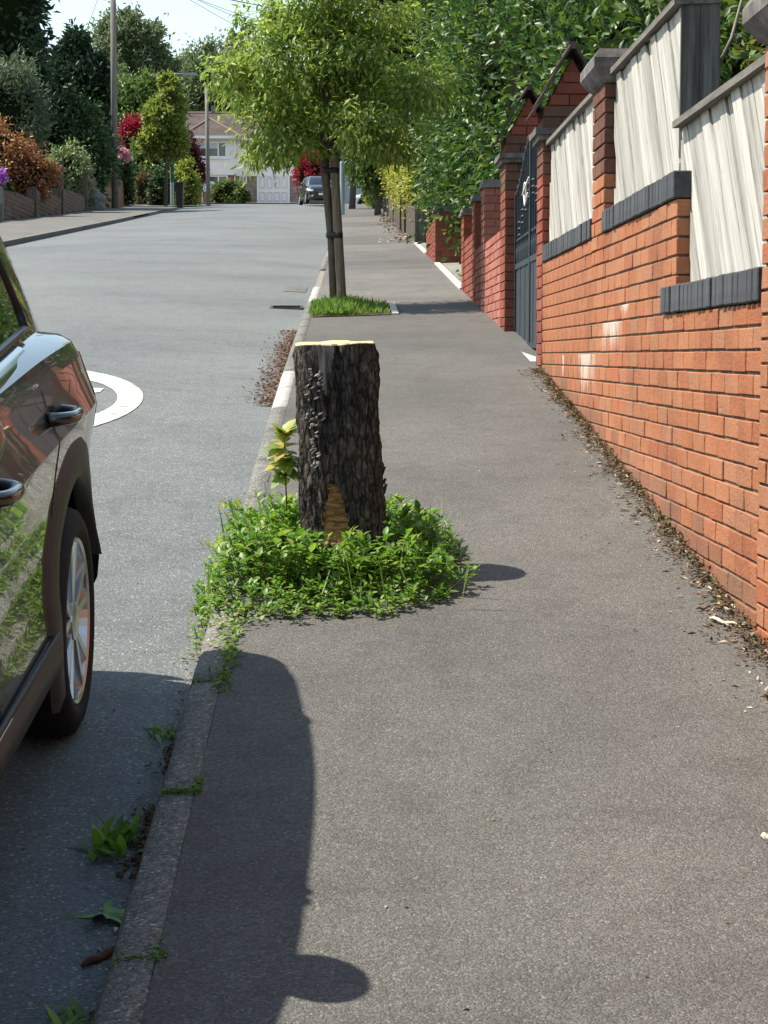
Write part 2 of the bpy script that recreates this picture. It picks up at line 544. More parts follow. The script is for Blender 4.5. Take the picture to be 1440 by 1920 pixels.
# foliage
m_core = M('inner_shade', [(.005, .008, .003), (.014, .019, .008)], 1.0, 9, 5, spec=0, bump=.5)  # near-black filler blobs; their colour stands in for shade deep in the crowns
l_laurel = LEAF('laurel_leaf', (.018, .046, .011), (.05, .105, .022), .3, .42, (.12, .18, .03), .35)
l_street = LEAF('street_tree_leaf', (.08, .145, .028), (.21, .29, .058), .54, .45, (.29, .32, .08))
l_weed = LEAF('weed_leaf', (.05, .13, .018), (.15, .28, .04), .4, .45, (.25, .32, .07))
l_weed2 = LEAF('low_weed_leaf', (.09, .16, .03), (.17, .25, .06), .35, .5, (.30, .28, .13))
l_grass = LEAF('grass_blade', (.07, .14, .02), (.17, .27, .05), .35, .5)
l_sprout = LEAF('sprout_leaf', (.14, .26, .045), (.34, .38, .08), .45, .45, (.45, .36, .08))
l_golden = LEAF('golden_hedge_leaf', (.14, .17, .024), (.30, .32, .05), .42, .5, (.42, .40, .09))
l_goldcon = LEAF('golden_conifer_spray', (.06, .075, .018), (.15, .15, .035), .3, .6, (.22, .19, .05))
l_conifer = LEAF('dark_conifer_spray', (.016, .042, .023), (.046, .082, .042), .15, .6)
l_grey = LEAF('grey_green_leaf', (.06, .09, .048), (.13, .17, .095), .25, .6)
l_dark = LEAF('dark_shrub_leaf', (.02, .05, .018), (.055, .10, .035), .25, .45, (.15, .21, .08))
l_mid = LEAF('mid_green_leaf', (.055, .10, .026), (.125, .185, .045), .32, .5)
l_far = LEAF('far_tree_leaf', (.08, .115, .055), (.145, .19, .085), .3, .6)
l_light = LEAF('light_hedge_leaf', (.10, .15, .05), (.22, .28, .11), .3, .5, (.30, .33, .2))
l_orange = LEAF('orange_leaf', (.17, .06, .036), (.33, .125, .065), .3, .5, (.36, .27, .08))
l_red = LEAF('red_leaf', (.13, .010, .016), (.27, .022, .03), .35, .5)
l_maroon = LEAF('maroon_leaf', (.045, .008, .014), (.11, .014, .022), .25, .5)
l_brown = LEAF('brown_conifer_spray', (.09, .065, .025), (.15, .12, .045), .2, .6)
l_yelgr = LEAF('yellow_green_leaf', (.14, .19, .03), (.26, .29, .06), .38, .5)
l_left = LEAF('left_street_leaf', (.11, .165, .035), (.24, .29, .065), .38, .5)
l_pink = LEAF('pink_petal', (.55, .20, .32), (.70, .42, .52), .3, .6)
l_purple = LEAF('purple_petal', (.30, .08, .40), (.45, .16, .55), .3, .6)
l_litter = LEAF('dead_leaf', (.10, .058, .034), (.25, .155, .088), .1, .8, (.46, .38, .27))
l_moss = LEAF('moss_tuft', (.055, .032, .018), (.11, .07, .035), .1, .9, (.13, .12, .04))
l_redlit = LEAF('rusty_leaf', (.10, .065, .045), (.17, .105, .075), .1, .8, (.21, .16, .12))


# ------------------------------------------------------------------ foliage
def leaf_arrays(C, axis, nrm, length, width, fine=False, fold=.25, droop=.15):
    C = np.asarray(C, float); n = len(C)
    axis = axis / np.linalg.norm(axis, axis=1, keepdims=True)
    side = np.cross(axis, nrm); side /= (np.linalg.norm(side, axis=1, keepdims=True) + 1e-9)
    up = np.cross(side, axis)
    L = length[:, None]; W = width[:, None]
    if fine:
        pr = [(0, 0, 0), (.30, 1, fold), (.66, .8, fold * .7 - droop * .4), (1, 0, -droop), (.66, -.8, fold * .7 - droop * .4), (.30, -1, fold), (.5, 0, 0)]
        fc = [(0, 6, 1), (1, 6, 2), (2, 6, 3), (3, 6, 4), (4, 6, 5), (5, 6, 0)]
    else:
        pr = [(0, 0, 0), (.45, 1, fold), (1, 0, -droop), (.45, -1, fold)]
        fc = [(0, 2, 1), (0, 3, 2)]
    k = len(pr)
    V = np.empty((n, k, 3))
    for i, (a, s, u) in enumerate(pr):
        V[:, i] = C + axis * (a * L) + side * (s * W * .5) + up * (u * W)
    FC = np.array(fc)
    faces = (np.arange(n)[:, None, None] * k + FC[None]).reshape(-1, 3)
    return V.reshape(-1, 3), faces, np.repeat(RNG.random(n), len(fc))


def tri_mesh(name, parts, mat):
    """parts: list of (verts, tris, per-face v)"""
    vs_, fs_, at = [], [], []
    off = 0
    for v, f, a in parts:
        vs_.append(v); fs_.append(f + off); at.append(a); off += len(v)
    V = np.concatenate(vs_); FA = np.concatenate(fs_); A = np.concatenate(at)
    me = bpy.data.meshes.new(name)
    me.vertices.add(len(V)); me.vertices.foreach_set('co', V.astype(np.float32).ravel())
    me.loops.add(FA.size); me.loops.foreach_set('vertex_index', FA.astype(np.int32).ravel())
    me.polygons.add(len(FA))
    me.polygons.foreach_set('loop_start', np.arange(0, FA.size, 3, dtype=np.int32))
    me.polygons.foreach_set('loop_total', np.full(len(FA), 3, dtype=np.int32))
    at_ = me.attributes.new('v', 'FLOAT', 'FACE')
    at_.data.foreach_set('value', A.astype(np.float32))
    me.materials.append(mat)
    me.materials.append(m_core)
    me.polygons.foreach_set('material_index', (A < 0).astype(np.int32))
    me.update(calc_edges=True)
    return me


def rand_dirs(n):
    d = RNG.normal(size=(n, 3))
    return d / np.linalg.norm(d, axis=1, keepdims=True)


def cloud(n, c, r, clumps=40, cs=.28, inner=.35, shape='ball'):
    """points gathered in clumps through a crown, most of them near its outside; also the outward directions"""
    c = np.array(c); r = np.array(r)
    d = rand_dirs(clumps)
    rad = inner + (1 - inner) * RNG.random(clumps) ** .55
    if shape == 'cone':
        h = RNG.random(clumps) ** 1.25
        ang = RNG.random(clumps) * 2 * np.pi
        w = (1 - h) ** .62 * (.55 + .45 * RNG.random(clumps))
        cc = np.stack([np.cos(ang) * w, np.sin(ang) * w, h * 2 - 1], 1)
    elif shape == 'box':
        cc = RNG.random((clumps, 3)) * 2 - 1
        ax = RNG.integers(0, 3, clumps); sg = np.sign(RNG.random(clumps) - .5)
        cc[np.arange(clumps), ax] = sg * (.75 + .3 * RNG.random(clumps))
    else:
        cc = d * rad[:, None]
    sz = cs * (.55 + .9 * RNG.random(clumps))
    i = RNG.integers(0, clumps, n)
    off = RNG.normal(size=(n, 3)) * sz[i][:, None] * (.62 if shape != 'cone' else .5)
    p = cc[i] + off
    out = p / (np.linalg.norm(p, axis=1, keepdims=True) + 1e-6)
    return c + p * r, out, c + cc * r


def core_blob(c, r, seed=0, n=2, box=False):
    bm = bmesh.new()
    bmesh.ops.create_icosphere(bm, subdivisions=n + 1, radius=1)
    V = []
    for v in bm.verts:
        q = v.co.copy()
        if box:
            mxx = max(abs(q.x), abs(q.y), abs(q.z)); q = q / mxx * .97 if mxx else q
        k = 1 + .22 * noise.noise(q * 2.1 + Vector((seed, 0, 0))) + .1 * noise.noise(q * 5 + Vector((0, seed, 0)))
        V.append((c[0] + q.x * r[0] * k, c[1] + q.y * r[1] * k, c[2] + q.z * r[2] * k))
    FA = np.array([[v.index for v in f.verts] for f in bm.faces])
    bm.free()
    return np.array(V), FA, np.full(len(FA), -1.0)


def crown_mesh(name, mat, blobs, leaf, aspect=.45, fine=False, core=0, droop=.2, up=.4, hang=.0, size_var=.5, shape='ball', clumps=40, cs=.28, inner=.35):
    """blobs: (centre, radii, leaf count)"""
    parts, cents = [], []
    for bi, (c, r, n) in enumerate(blobs):
        p, out, cc = cloud(n, c, r, clumps, cs, inner, shape)
        cents.append(cc)
        ax = out * .8 + rand_dirs(n) * .75 + np.array([0, 0, -hang])
        nr = out * .45 + rand_dirs(n) * .55 + np.array([0, 0, up])
        ln = leaf * (1 - size_var / 2 + size_var * RNG.random(n))
        parts.append(leaf_arrays(p, ax, nr, ln, ln * aspect, fine, .25, droop))
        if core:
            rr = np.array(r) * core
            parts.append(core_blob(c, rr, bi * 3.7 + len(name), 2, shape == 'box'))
    return tri_mesh(name, parts, mat), np.concatenate(cents)


def shrub(name, label, cat, box, Y, mat, n, leaf, depth=None, core=.7, group=None, trunk=None, shape='ball', clumps=40, cs=.28, aspect=.5, hang=0, inner=.35, blobs=None, fine=False, up=.4):
    """a shrub or tree that stands at distance Y up the street; box = how it is seen in the photograph (x0, x1, y0, y1)"""
    x0, x1, y0, y1 = box
    a, b = P(x0, y1, Y), P(x1, y0, Y)
    c = (a + b) / 2
    r = Vector(((b.x - a.x) / 2, depth or (b.x - a.x) / 2, (b.z - a.z) / 2))
    base = G(Y)
    t = thing(name, (c.x, Y, min(a.z, base)), label, cat, group)
    if blobs is None:
        bl = [((c.x, c.y, c.z), tuple(r), n)]
    else:
        bl = [((c.x + q[0] * r.x, c.y + q[1] * r.y, c.z + q[2] * r.z), (r.x * q[3], r.y * q[3], r.z * q[4]), int(n * q[5])) for q in blobs]
    me, cents = crown_mesh('crown' if trunk else 'foliage', mat, bl, leaf, aspect, fine, core, up=up, hang=hang, shape=shape, clumps=clumps, cs=cs, inner=inner)
    link(bpy.data.objects.new('crown' if trunk else 'foliage', me), t)
    if trunk:
        rad, tm = trunk
        mb = MB()
        top = Vector((c.x, c.y, c.z + r.z * .45))
        b0 = Vector((c.x, c.y, base - .1))
        mb.tube([b0, b0.lerp(top, .35) + Vector((rad * .6, 0, 0)), b0.lerp(top, .7), top], [rad, rad * .8, rad * .55, rad * .15], 8)
        for q in cents[RNG.permutation(len(cents))[:14]]:
            q = Vector(q); s = b0.lerp(top, .35 + .5 * random.random())
            if q.z > s.z - r.z * .3:
                mb.tube([s, s.lerp(q, .5) + Vector((0, 0, -.06 * r.z)), q], [rad * .36, rad * .22, rad * .06], 5, False)
        mb.build('trunk', tm, t, True)
    return t


# ------------------------------------------------------------------ the ground
YS = list(np.arange(-14, 14, .35)) + list(np.arange(14, 40, .8)) + list(np.arange(40, 112, 2))


def sheet(name, xs_of_y, zfun, ys, mat, lift=0.0, kind='structure', nx=6, parent=None):
    V, FA = [], []
    for y in ys:
        x0, x1 = xs_of_y(y)
        for i in range(nx + 1):
            x = x0 + (x1 - x0) * i / nx
            V.append((x, y, zfun(x, y) + lift))
    for j in range(len(ys) - 1):
        for i in range(nx):
            a = j * (nx + 1) + i
            FA.append((a, a + 1, a + nx + 2, a + nx + 1))
    o = obj(name, V, FA, mat, parent)
    if kind: o['kind'] = kind
    return o


sheet('ground', lambda y: (-400, 400), lambda x, y: G(y) - .34, list(np.linspace(-60, 130, 60)) + list(np.linspace(140, 600, 12)), m_ground, nx=20)
sheet('road', lambda y: (left_kerb(y) - .05, KX + .01), road_z, YS, m_road, nx=16)
# the mouth of the street at the top, and the crossing road in front of the house
V = [(x, y, G(y) - .09 - .008) for y in (100, 106, 112, 118, 124) for x in (-60, -16, -6, 0, 14, 60)]
FA = [(j * 6 + i, j * 6 + i + 1, j * 6 + i + 7, j * 6 + i + 6) for j in range(4) for i in range(5)]
obj('crossing_road', V, FA, m_road)['kind'] = 'structure'
DRIVES = ((21.1, 27.6), (31.3, 36.6))


PAVE_YS = [y for y in YS if y < 100]
sheet('pavement', lambda y: (KX + .095, WX + .12), pave_z, PAVE_YS, m_pave, nx=6)
sheet('left_pavement', lambda y: (-11.6, left_kerb(y) + .02), lambda x, y: G(y) - .055, [y for y in YS if y < 98], m_patch2, nx=3)
# mended strips across the pavement
for i, (y0, y1, x0, x1, mt) in enumerate(((19.2, 26.2, KX + .1, WX, m_patch2), (26.2, 27.6, KX + .1, WX, m_patch),
                                           (29.5, 33.4, KX + .1, WX, m_patch), (33.4, 36.8, KX + .1, WX, m_patch2), (43, 52, KX + .1, WX, m_patch2), (58, 66, KX + .1, WX, m_patch2))):
    ys = list(np.linspace(y0, y1, 10))
    sheet('pavement_patch', lambda y: (x0, x1), pave_z, ys, mt, lift=.0018, nx=4)

# right kerb: a concrete bed with the stones on it
bed = MB()
for y0 in np.arange(-6, 98, .9):
    y1 = y0 + .9
    z0, z1 = pave_z(KX, y0), pave_z(KX, y1)
    bed.hexa([(KX + .015, y0, z0 - .4), (KX + .085, y0, z0 - .4), (KX + .085, y1, z1 - .4), (KX + .015, y1, z1 - .4),
              (KX + .015, y0, z0 - .03), (KX + .085, y0, z0 - .03), (KX + .085, y1, z1 - .03), (KX + .015, y1, z1 - .03)])
kerb = bed.build('kerb', m_mortar)
kerb['kind'] = 'structure'


def kerb_stone_shape(mb, y0, y1, x0=KX, w=.098, drop=0, rough=.004):
    ys = np.linspace(y0, y1, 7)
    sec = [(0, -.35), (0, -.022), (.014, -.002), (.05, .003), (w - .006, .002), (w, -.01), (w, -.35)]
    V = []
    for y in ys:
        for (dx, dz) in sec:
            z = pave_z(x0, y) + dz - drop
            jx = rough * noise.noise(Vector((y * 9, dz * 40, dx * 30))) * (1 if dz > -.3 else 0)
            V.append((x0 + dx + jx, y, z + rough * .8 * noise.noise(Vector((y * 11, dx * 60, 3)))))
    n = len(sec)
    FA = [(j * n + i, j * n + i + 1, (j + 1) * n + i + 1, (j + 1) * n + i) for j in range(6) for i in range(n - 1)]
    FA += [tuple(range(n))[::-1], tuple(6 * n + i for i in range(n))]
    mb.add(V, FA)


y = 5.315 - .912 * 9
rest = MB()
while y < 98:
    a, b = y + .006, y + .905
    dropped = .075 if 22.5 < y < 27 or 31.5 < y < 36 else 0
    if y < 34:
        mb = MB(); kerb_stone_shape(mb, a, b, drop=dropped, rough=.007 if y < 9 else .003)
        pale = 10.2 < y < 12.3 or 19 < y < 22.3
        o = fix_normals(mb.build('kerb_stone', m_kerb_new if pale else m_kerb, kerb, True))
        if 10.2 < y < 12.3: o['label'] = 'pale new kerb stone'
    else:
        kerb_stone_shape(rest, a, b, drop=dropped)
    y += .912
fix_normals(rest.build('kerb_stone_run', m_kerb, kerb))['kind'] = 'stuff'
# left kerb
lk = MB()
ys = [t for t in np.arange(20, 98, .912)]
for a in ys:
    b = a + .9
    xa, xb = left_kerb(a), left_kerb(b)
    drop = .08 if 68 < a < 74 else 0
    za, zb = G(a) - .05 - drop, G(b) - .05 - drop
    lk.hexa([(xa - .13, a, za - .3), (xa, a, za - .3), (xb, b, zb - .3), (xb - .13, b, zb - .3), (xa - .13, a, za), (xa, a, za), (xb, b, zb), (xb - .13, b, zb)])
lko = lk.build('left_kerb', m_kerb)
lko['kind'] = 'structure'

# 20 roundel for traffic that comes down the hill
RXc, RYc = -2.30, 11.45


def flat_marks(name, polys, mat, lift):
    """polys: lists of quads (x, y) laid on the road"""
    V, FA = [], []
    for q in polys:
        n = len(V)
        V += [(x, yy, road_z(x, yy) + lift) for x, yy in q]
        FA.append(tuple(range(n, n + len(q))))
    o = obj(name, V, FA, mat)
    o['kind'] = 'structure'
    return o


ring = []
NR = 96
for i in range(NR):
    a, b = 2 * math.pi * i / NR, 2 * math.pi * (i + 1) / NR
    for lo, hi in ((0, .33), (.33, .66), (.66, 1)):
        f = lambda t, k: (RXc + math.cos(t) * ((1 - k) * .83 + k * .985), RYc + math.sin(t) * ((1 - k) * 1.38 + k * 1.8))
        ring.append([f(a, lo), f(a, hi), f(b, hi), f(b, lo)])
flat_marks('road_marking', ring, m_paint, .0045)


def stroke(pts, w):
    q = []
    for i in range(len(pts) - 1):
        p, n2 = Vector(pts[i]), Vector(pts[i + 1])
        d = (n2 - p).normalized(); s = Vector((-d.y, d.x)) * w / 2
        q.append([tuple(p - s), tuple(n2 - s), tuple(n2 + s), tuple(p + s)])
    return q


dig = []
# the figure 2, read from the other end of the street (so turned half round here); x to the left, y towards us
two = [(0, .85), (.04, 1.05), (.14, 1.16), (.27, 1.16), (.37, 1.05), (.38, .85), (.28, .58), (.1, .3), (.0, .12)]
S2 = lambda x, yy: (RXc + .62 - x * 1.05, RYc + .68 - yy * 1.18)
pts = []
for i in range(len(two) - 1):
    (xa, ya), (xb, yb) = two[i], two[i + 1]
    pts.append((xa, ya))
pts.append(two[-1])
dig = stroke([S2(*p) for p in pts], .13)
dig.append([S2(-.05, 0), S2(.44, 0), S2(.44, .14), S2(-.05, .14)])
zero = []
for i in range(40):
    a, b = 2 * math.pi * i / 40, 2 * math.pi * (i + 1) / 40
    f = lambda t, k: (RXc - .28 + math.cos(t) * (.12 + .11 * k), RYc + math.sin(t) * (.50 + .17 * k))
    zero.append([f(a, 0), f(a, 1), f(b, 1), f(b, 0)])
flat_marks('road_marking', dig + zero, m_paint, .0045)

# drain grating and small cover by the far tree
dr = thing('drain_grate', (-.72, 20.4, road_z(-.72, 20.4)), 'dark iron drain grating in the road gutter beside the staked young tree', 'drain grate')
mb = MB()
for i in range(6):
    yy = 20.24 + i * .065
    mb.box(-.87, -.57, yy, yy + .035, road_z(-.7, yy) + .002, road_z(-.7, yy) + .012)
mb.build('bar', m_drain, dr)
mb = MB()
for x0, x1, y0, y1 in ((-.90, -.87, 20.2, 20.62), (-.57, -.54, 20.2, 20.62), (-.87, -.57, 20.2, 20.235), (-.87, -.57, 20.61, 20.64)):
    mb.box(x0, x1, y0, y1, road_z(-.7, y0) + .003, road_z(-.7, y0) + .014, (road_z(-.7, 21) - road_z(-.7, 20)))
mb.build('frame', m_drain, dr)
o = sheet('road_patch', lambda y: (-.86, -.58), road_z, list(np.linspace(23.3, 24.6, 4)), m_patch2, lift=.006, nx=2)

# white edging at the drives, and paving behind it
for y0, y1 in DRIVES:
    mb = MB()
    for a, b in zip(np.linspace(y0, y1, 8)[:-1], np.linspace(y0, y1, 8)[1:]):
        za, zb = pave_z(WX, a), pave_z(WX, b)
        mb.hexa([(WX - .02, a, za - .2), (WX + .06, a, za - .2), (WX + .06, b, zb - .2), (WX - .02, b, zb - .2),
                 (WX - .02, a, za + .025), (WX + .06, a, za + .025), (WX + .06, b, zb + .025), (WX - .02, b, zb + .025)])
    mb.build('drive_edging', m_white_edge)['kind'] = 'structure'
    dv = sheet('driveway', lambda y: (WX + .06, 4.2), lambda x, y: G(y) + .0 + .03 * (x - WX), list(np.linspace(y0, y1, 8)), m_mortar, lift=.006, nx=2)
    for i in range(int((y1 - y0) / .62)):
        for j in range(3):
            ya = y0 + .03 + i * .62; xa = WX + .08 + j * .62
            z = lambda x, y: G(y) + .03 * (x - WX) + .022
            mbb = MB().hexa([(xa, ya, z(xa, ya) - .03), (xa + .59, ya, z(xa + .59, ya) - .03), (xa + .59, ya + .59, z(xa + .59, ya + .59) - .03), (xa, ya + .59, z(xa, ya + .59) - .03),
                             (xa, ya, z(xa, ya)), (xa + .59, ya, z(xa + .59, ya)), (xa + .59, ya + .59, z(xa + .59, ya + .59)), (xa, ya + .59, z(xa, ya + .59))])
            mbb.build('paving_slab', m_slab, dv)


# ------------------------------------------------------------------ brickwork
BH = .0733                                # one course
_bm = {}


def brick_mesh(mat, var=0):
    """a brick of 1 x 1 x 1 course units along local X, edges knocked off; scaled by the object"""
    key = (mat.name, var)
    if key in _bm: return _bm[key]
    rr = random.Random(var * 7 + 1)
    l, w, h = .215, .1025, .0650
    c = .0028
    V = []
    for sz in (-1, 1):
        for (sx, sy) in ((-1, -1), (1, -1), (1, 1), (-1, 1)):
            V.append((sx * l / 2, sy * (w / 2 - c), sz * (h / 2 - c)))
    j = lambda: rr.uniform(-.0016, .0016)
    bm = bmesh.new()
    bmesh.ops.create_cube(bm, size=1)
    for v in bm.verts:
        v.co = Vector((v.co.x * l + j(), v.co.y * w + j(), v.co.z * h + j()))
    bmesh.ops.bevel(bm, geom=list(bm.edges), offset=c, segments=1, affect='EDGES')
    me = bpy.data.meshes.new('brick')
    bm.to_mesh(me); bm.free()
    me.materials.append(mat)
    _bm[key] = me
    return me


def lay(specs, parent, limit=300, name='brick', dist=lambda s: s[1]):
    """specs: (x, y, z, length, along, material); the nearest ones become bricks of their own, the rest one part"""
    specs = sorted(specs, key=dist)
    for (x, yy, z, ln, along, mat) in specs[:limit]:
        o = bpy.data.objects.new(name, brick_mesh(mat, random.randrange(3)))
        o.location = (x + (random.uniform(-.0022, .0022) if along == 'y' else 0), yy, z)
        o.scale = (ln / .215, 1, 1)
        o.rotation_euler = (0, 0, math.pi / 2 if along == 'y' else 0)
        link(o, parent)
    if specs[limit:]:
        mb = MB()
        mats = []
        for (x, yy, z, ln, along, mat) in specs[limit:]:
            me = brick_mesh(mat, 0)
            s = ln / .215
            vv = [(v.co.x * s, v.co.y, v.co.z) for v in me.vertices]
            if along == 'y': vv = [(-b, a, c) for a, b, c in vv]
            mb.add([(x + a, yy + b, z + c) for a, b, c in vv], [tuple(p.vertices) for p in me.polygons])
            mats.append((mat, len(me.polygons)))
        ml = list({m.name: m for m, _ in mats}.values())
        o = obj(name + '_run', mb.v, mb.f, ml, parent)
        idx = []
        for m, k in mats: idx += [[q.name for q in ml].index(m.name)] * k
        o.data.polygons.foreach_set('material_index', idx)
        o['kind'] = 'stuff'


def row(a0, a1, first, gap=.008, full=.215):
    """brick lengths filling a0..a1, starting with a brick of length first"""
    out, a, ln = [], a0, first
    while a < a1 - .02:
        l = min(ln, a1 - a)
        out.append((a + l / 2, l))
        a += l + gap
        ln = full
    return out


def pier(name, label, cat, x0, x1, y0, y1, zb, zt, mat, mortar=None, cap=None, group=None, mat2=None, hz=None, parent=None):
    """a brick pier with the faces towards the road (-X) and down the street (-Y) built of bricks; returns the thing"""
    t = parent or thing(name, ((x0 + x1) / 2, (y0 + y1) / 2, zb), label, cat, group)
    MB().box(x0 + .012, x1 - .005, y0 + .012, y1 - .005, zb, zt - .004).build('mortar_core', mortar or m_mortar, t)
    specs, k = [], 0
    z = zt - BH / 2
    while z > zb - BH / 2:
        mt = mat2 if (mat2 and hz and z > hz) else mat
        if k % 2 == 0:
            for a, l in row(y0, y1, .215): specs.append((x0 + .0512, a, z, l, 'y', mt))
            for a, l in row(x0 + .11, x1, .215): specs.append((a, y0 + .0512, z, l, 'x', mt))
        else:
            for a, l in row(y0 + .11, y1, .215): specs.append((x0 + .0512, a, z, l, 'y', mt))
            for a, l in row(x0, x1, .215): specs.append((a, y0 + .0512, z, l, 'x', mt))
        z -= BH; k += 1
    lay(specs, t, 300)
    return t


# near garden wall, orange brick, stepped coping: low part (C) near, high part (A, B) beyond
Z_HI, Z_LO = E + .605, E + .605 - 6 * BH          # underside of the copings
YN, YC, YM0, YM1, YE = 5.62, 7.13, 9.18, 9.62, 12.12
nw = thing('garden_wall', (WX, 9, G(9)), 'orange brick garden wall stepping up the hill under dark painted brick coping', 'wall')
mb = MB()
mb.box(WX + .008, WX + .30, YN, YC + .0135, -2.5, Z_LO - .003)
mb.box(WX + .008, WX + .30, YC + .014, YE, -2.5, Z_HI - .003)
mb.build('mortar_core', m_mortar_md, nw)
specs = []
k = 0
z = Z_HI - BH / 2
while z > -1.4:
    low = z < Z_LO
    ya, yb = (YN if low else YC), YE
    for a, l in row(ya, yb, .215 if k % 2 == 0 else .1035, .0078):
        g = pave_z(WX, a)
        if z < g - .08: continue
        mt = m_brick_low if random.random() < 1.45 - (z - g) / .12 else m_brick
        specs.append((WX + .0512, a, z, l, 'y', mt))
    if not low:       # the end of the high part, seen from below
        specs.append((WX + .158, YC + .0512, z, .105, 'x', m_brick_soot))
    z -= BH; k += 1
lay(specs, nw, 300, dist=lambda s: s[1] - .9 * (s[2] - pave_z(WX, s[1]) > .1))
cz = .104


def coping(y0, y1, z, parent):
    yy = y0
    while yy < y1 - .02:
        w = min(.0672, y1 - yy)
        o = bpy.data.objects.new('coping_brick', cop_me)
        o.location = (WX + .1 - .006 + random.uniform(-.0045, .0045), yy + w / 2, z + cz / 2 + .002 + random.uniform(-.0015, .0015))
        o.scale = (1, w / .0672, 1)
        link(o, parent)
        yy += .0745


bmx = bmesh.new(); bmesh.ops.create_cube(bmx, size=1)
for v in bmx.verts: v.co = Vector((v.co.x * .215, v.co.y * .0672, v.co.z * cz))
bmesh.ops.bevel(bmx, geom=list(bmx.edges), offset=.004, segments=1, affect='EDGES')
cop_me = bpy.data.meshes.new('coping_brick'); bmx.to_mesh(cop_me); bmx.free(); cop_me.materials.append(m_coping)
coping(YN + .01, YC + .27, Z_LO, nw)
coping(YC + .0, YM0 - .005, Z_HI, nw)
coping(YM1 + .012, YE - .01, Z_HI, nw)
for y0, y1, zz in ((YN, YC, Z_LO), (YC, YM0, Z_HI), (YM1, YE, Z_HI)):
    MB().box(WX + .02, WX + .19, y0 + .012, y1 - .012, zz - .001, zz + cz - .006).build('coping_bed', m_mortar_dk, nw)

# the wall behind the photographer, the same brick
nb = thing('garden_wall', (WX, 2, G(2)), 'orange brick garden wall that carries on down the hill past the nearest pier', 'wall')
MB().box(WX + .014, WX + .3, -7, YN - .44, -3.5, Z_LO - 5 * BH).build('mortar_core', m_mortar_dk, nb)
specs = []
z = Z_LO - 5 * BH - BH / 2; k = 0
while z > -2.6:
    for a, l in row(-7, YN - .46, .215 if k % 2 else .1035, .0065):
        if z > pave_z(WX, a) - .08: specs.append((WX + .0512, a, z, l, 'y', m_brick))
    z -= BH; k += 1
lay(specs, nb, 40, dist=lambda s: -s[1])

# piers on the wall
p1 = pier('brick_pier', 'nearest orange brick pier of the garden wall, under a projecting stone cap', 'pier', WX - .004, WX + .44, YN - .44, YN - .008, -1.5, E + .93, m_brick, cap=True, group='piers along the garden wall')
p2 = pier('brick_pier', 'soot-blackened brick pier between two white board panels, moulded stone cap on top', 'pier', WX - .004, WX + .43, YM0, YM1, Z_HI - 2 * BH, E + 1.34, m_brick, m_mortar_dk, group='piers along the garden wall', mat2=m_brick_soot, hz=Z_HI + .28)


def moulded_cap(parent, x0, x1, y0, y1, z, h=.16, o=.06, mat=None):
    lv = [(-.0, 0), (.02, .015), (o, .07), (o, .115), (o - .03, h)]
    V, FA = [], []
    for (e, dz) in lv:
        V += [(x0 - e, y0 - e, z + dz), (x1 + e, y0 - e, z + dz), (x1 + e, y1 + e, z + dz), (x0 - e, y1 + e, z + dz)]
    for i in range(len(lv) - 1):
        for k in range(4):
            FA.append((i*4 + k, i*4 + (k + 1) % 4, i*4 + 4 + (k + 1) % 4, i*4 + 4 + k))
    FA.append((3, 2, 1, 0)); FA.append(tuple(len(V) - 4 + k for k in range(4)))
    return obj('cap', V, FA, mat or m_stone, parent)


moulded_cap(p1, WX - .004, WX + .44, YN - .44, YN - .008, E + .93)
moulded_cap(p2, WX - .004, WX + .43, YM0, YM1, E + 1.34)

# ------------------------------------------------------------------ white board panels behind the coping
PX = WX + .048


def clip(poly, a, b, c):
    """keep the side a*x + b*y <= c"""
    out = []
    for i in range(len(poly)):
        p, q = poly[i], poly[(i + 1) % len(poly)]
        dp, dq = a * p[0] + b * p[1] - c, a * q[0] + b * q[1] - c
        if dp <= 0: out.append(p)
        if dp * dq < 0:
            t = dp / (dp - dq)
            out.append((p[0] + (q[0] - p[0]) * t, p[1] + (q[1] - p[1]) * t))
    return out


def panel(label, y0, y1, z0, z1, lean=37, bw=.118):
    """boards nailed on the slant: their tops lean up the street"""
    t = thing('board_fence', (PX, (y0 + y1) / 2, z0), label, 'fence panel', 'white board panels along the garden wall')
    MB().box(PX + .024, PX + .05, y0 + .01, y1 - .01, z0, z1 - .01).build('backing', m_dkwood, t)
    ca, sa = math.cos(R(lean)), math.sin(R(lean))
    u = Vector((sa, ca))           # along the board in (y, z)
    v = Vector((ca, -sa))          # across
    rect = [(y0, z0), (y1, z0), (y1, z1), (y0, z1)]
    cs = [v.x * p[0] + v.y * p[1] for p in rect]
    c = min(cs) - random.random() * bw
    while c < max(cs):
        w = bw * random.uniform(.85, 1.15)
        pl = clip(clip(rect, v.x, v.y, c + w - .011), -v.x, -v.y, -c)
        if len(pl) >= 3:
            cy, czz = sum(p[0] for p in pl) / len(pl), sum(p[1] for p in pl) / len(pl)
            loc = [((p[0] - cy) * u.x + (p[1] - czz) * u.y, (p[0] - cy) * v.x + (p[1] - czz) * v.y) for p in pl]
            area = abs(sum(loc[i][0] * loc[(i + 1) % len(loc)][1] - loc[(i + 1) % len(loc)][0] * loc[i][1] for i in range(len(loc))))
            if area > .002:
                mb = MB().prism(loc, 'z', -.011, .011)
                o = fix_normals(mb.build('board', m_board, t))
                ux, vx = Vector((0, u.x, u.y)), Vector((0, v.x, v.y))
                wx = ux.cross(vx)
                o.matrix_basis = Matrix(((ux.x, vx.x, wx.x, PX + .011 + random.uniform(-.009, .009)), (ux.y, vx.y, wx.y, cy), (ux.z, vx.z, wx.z, czz), (0, 0, 0, 1)))
        c += w
    return t


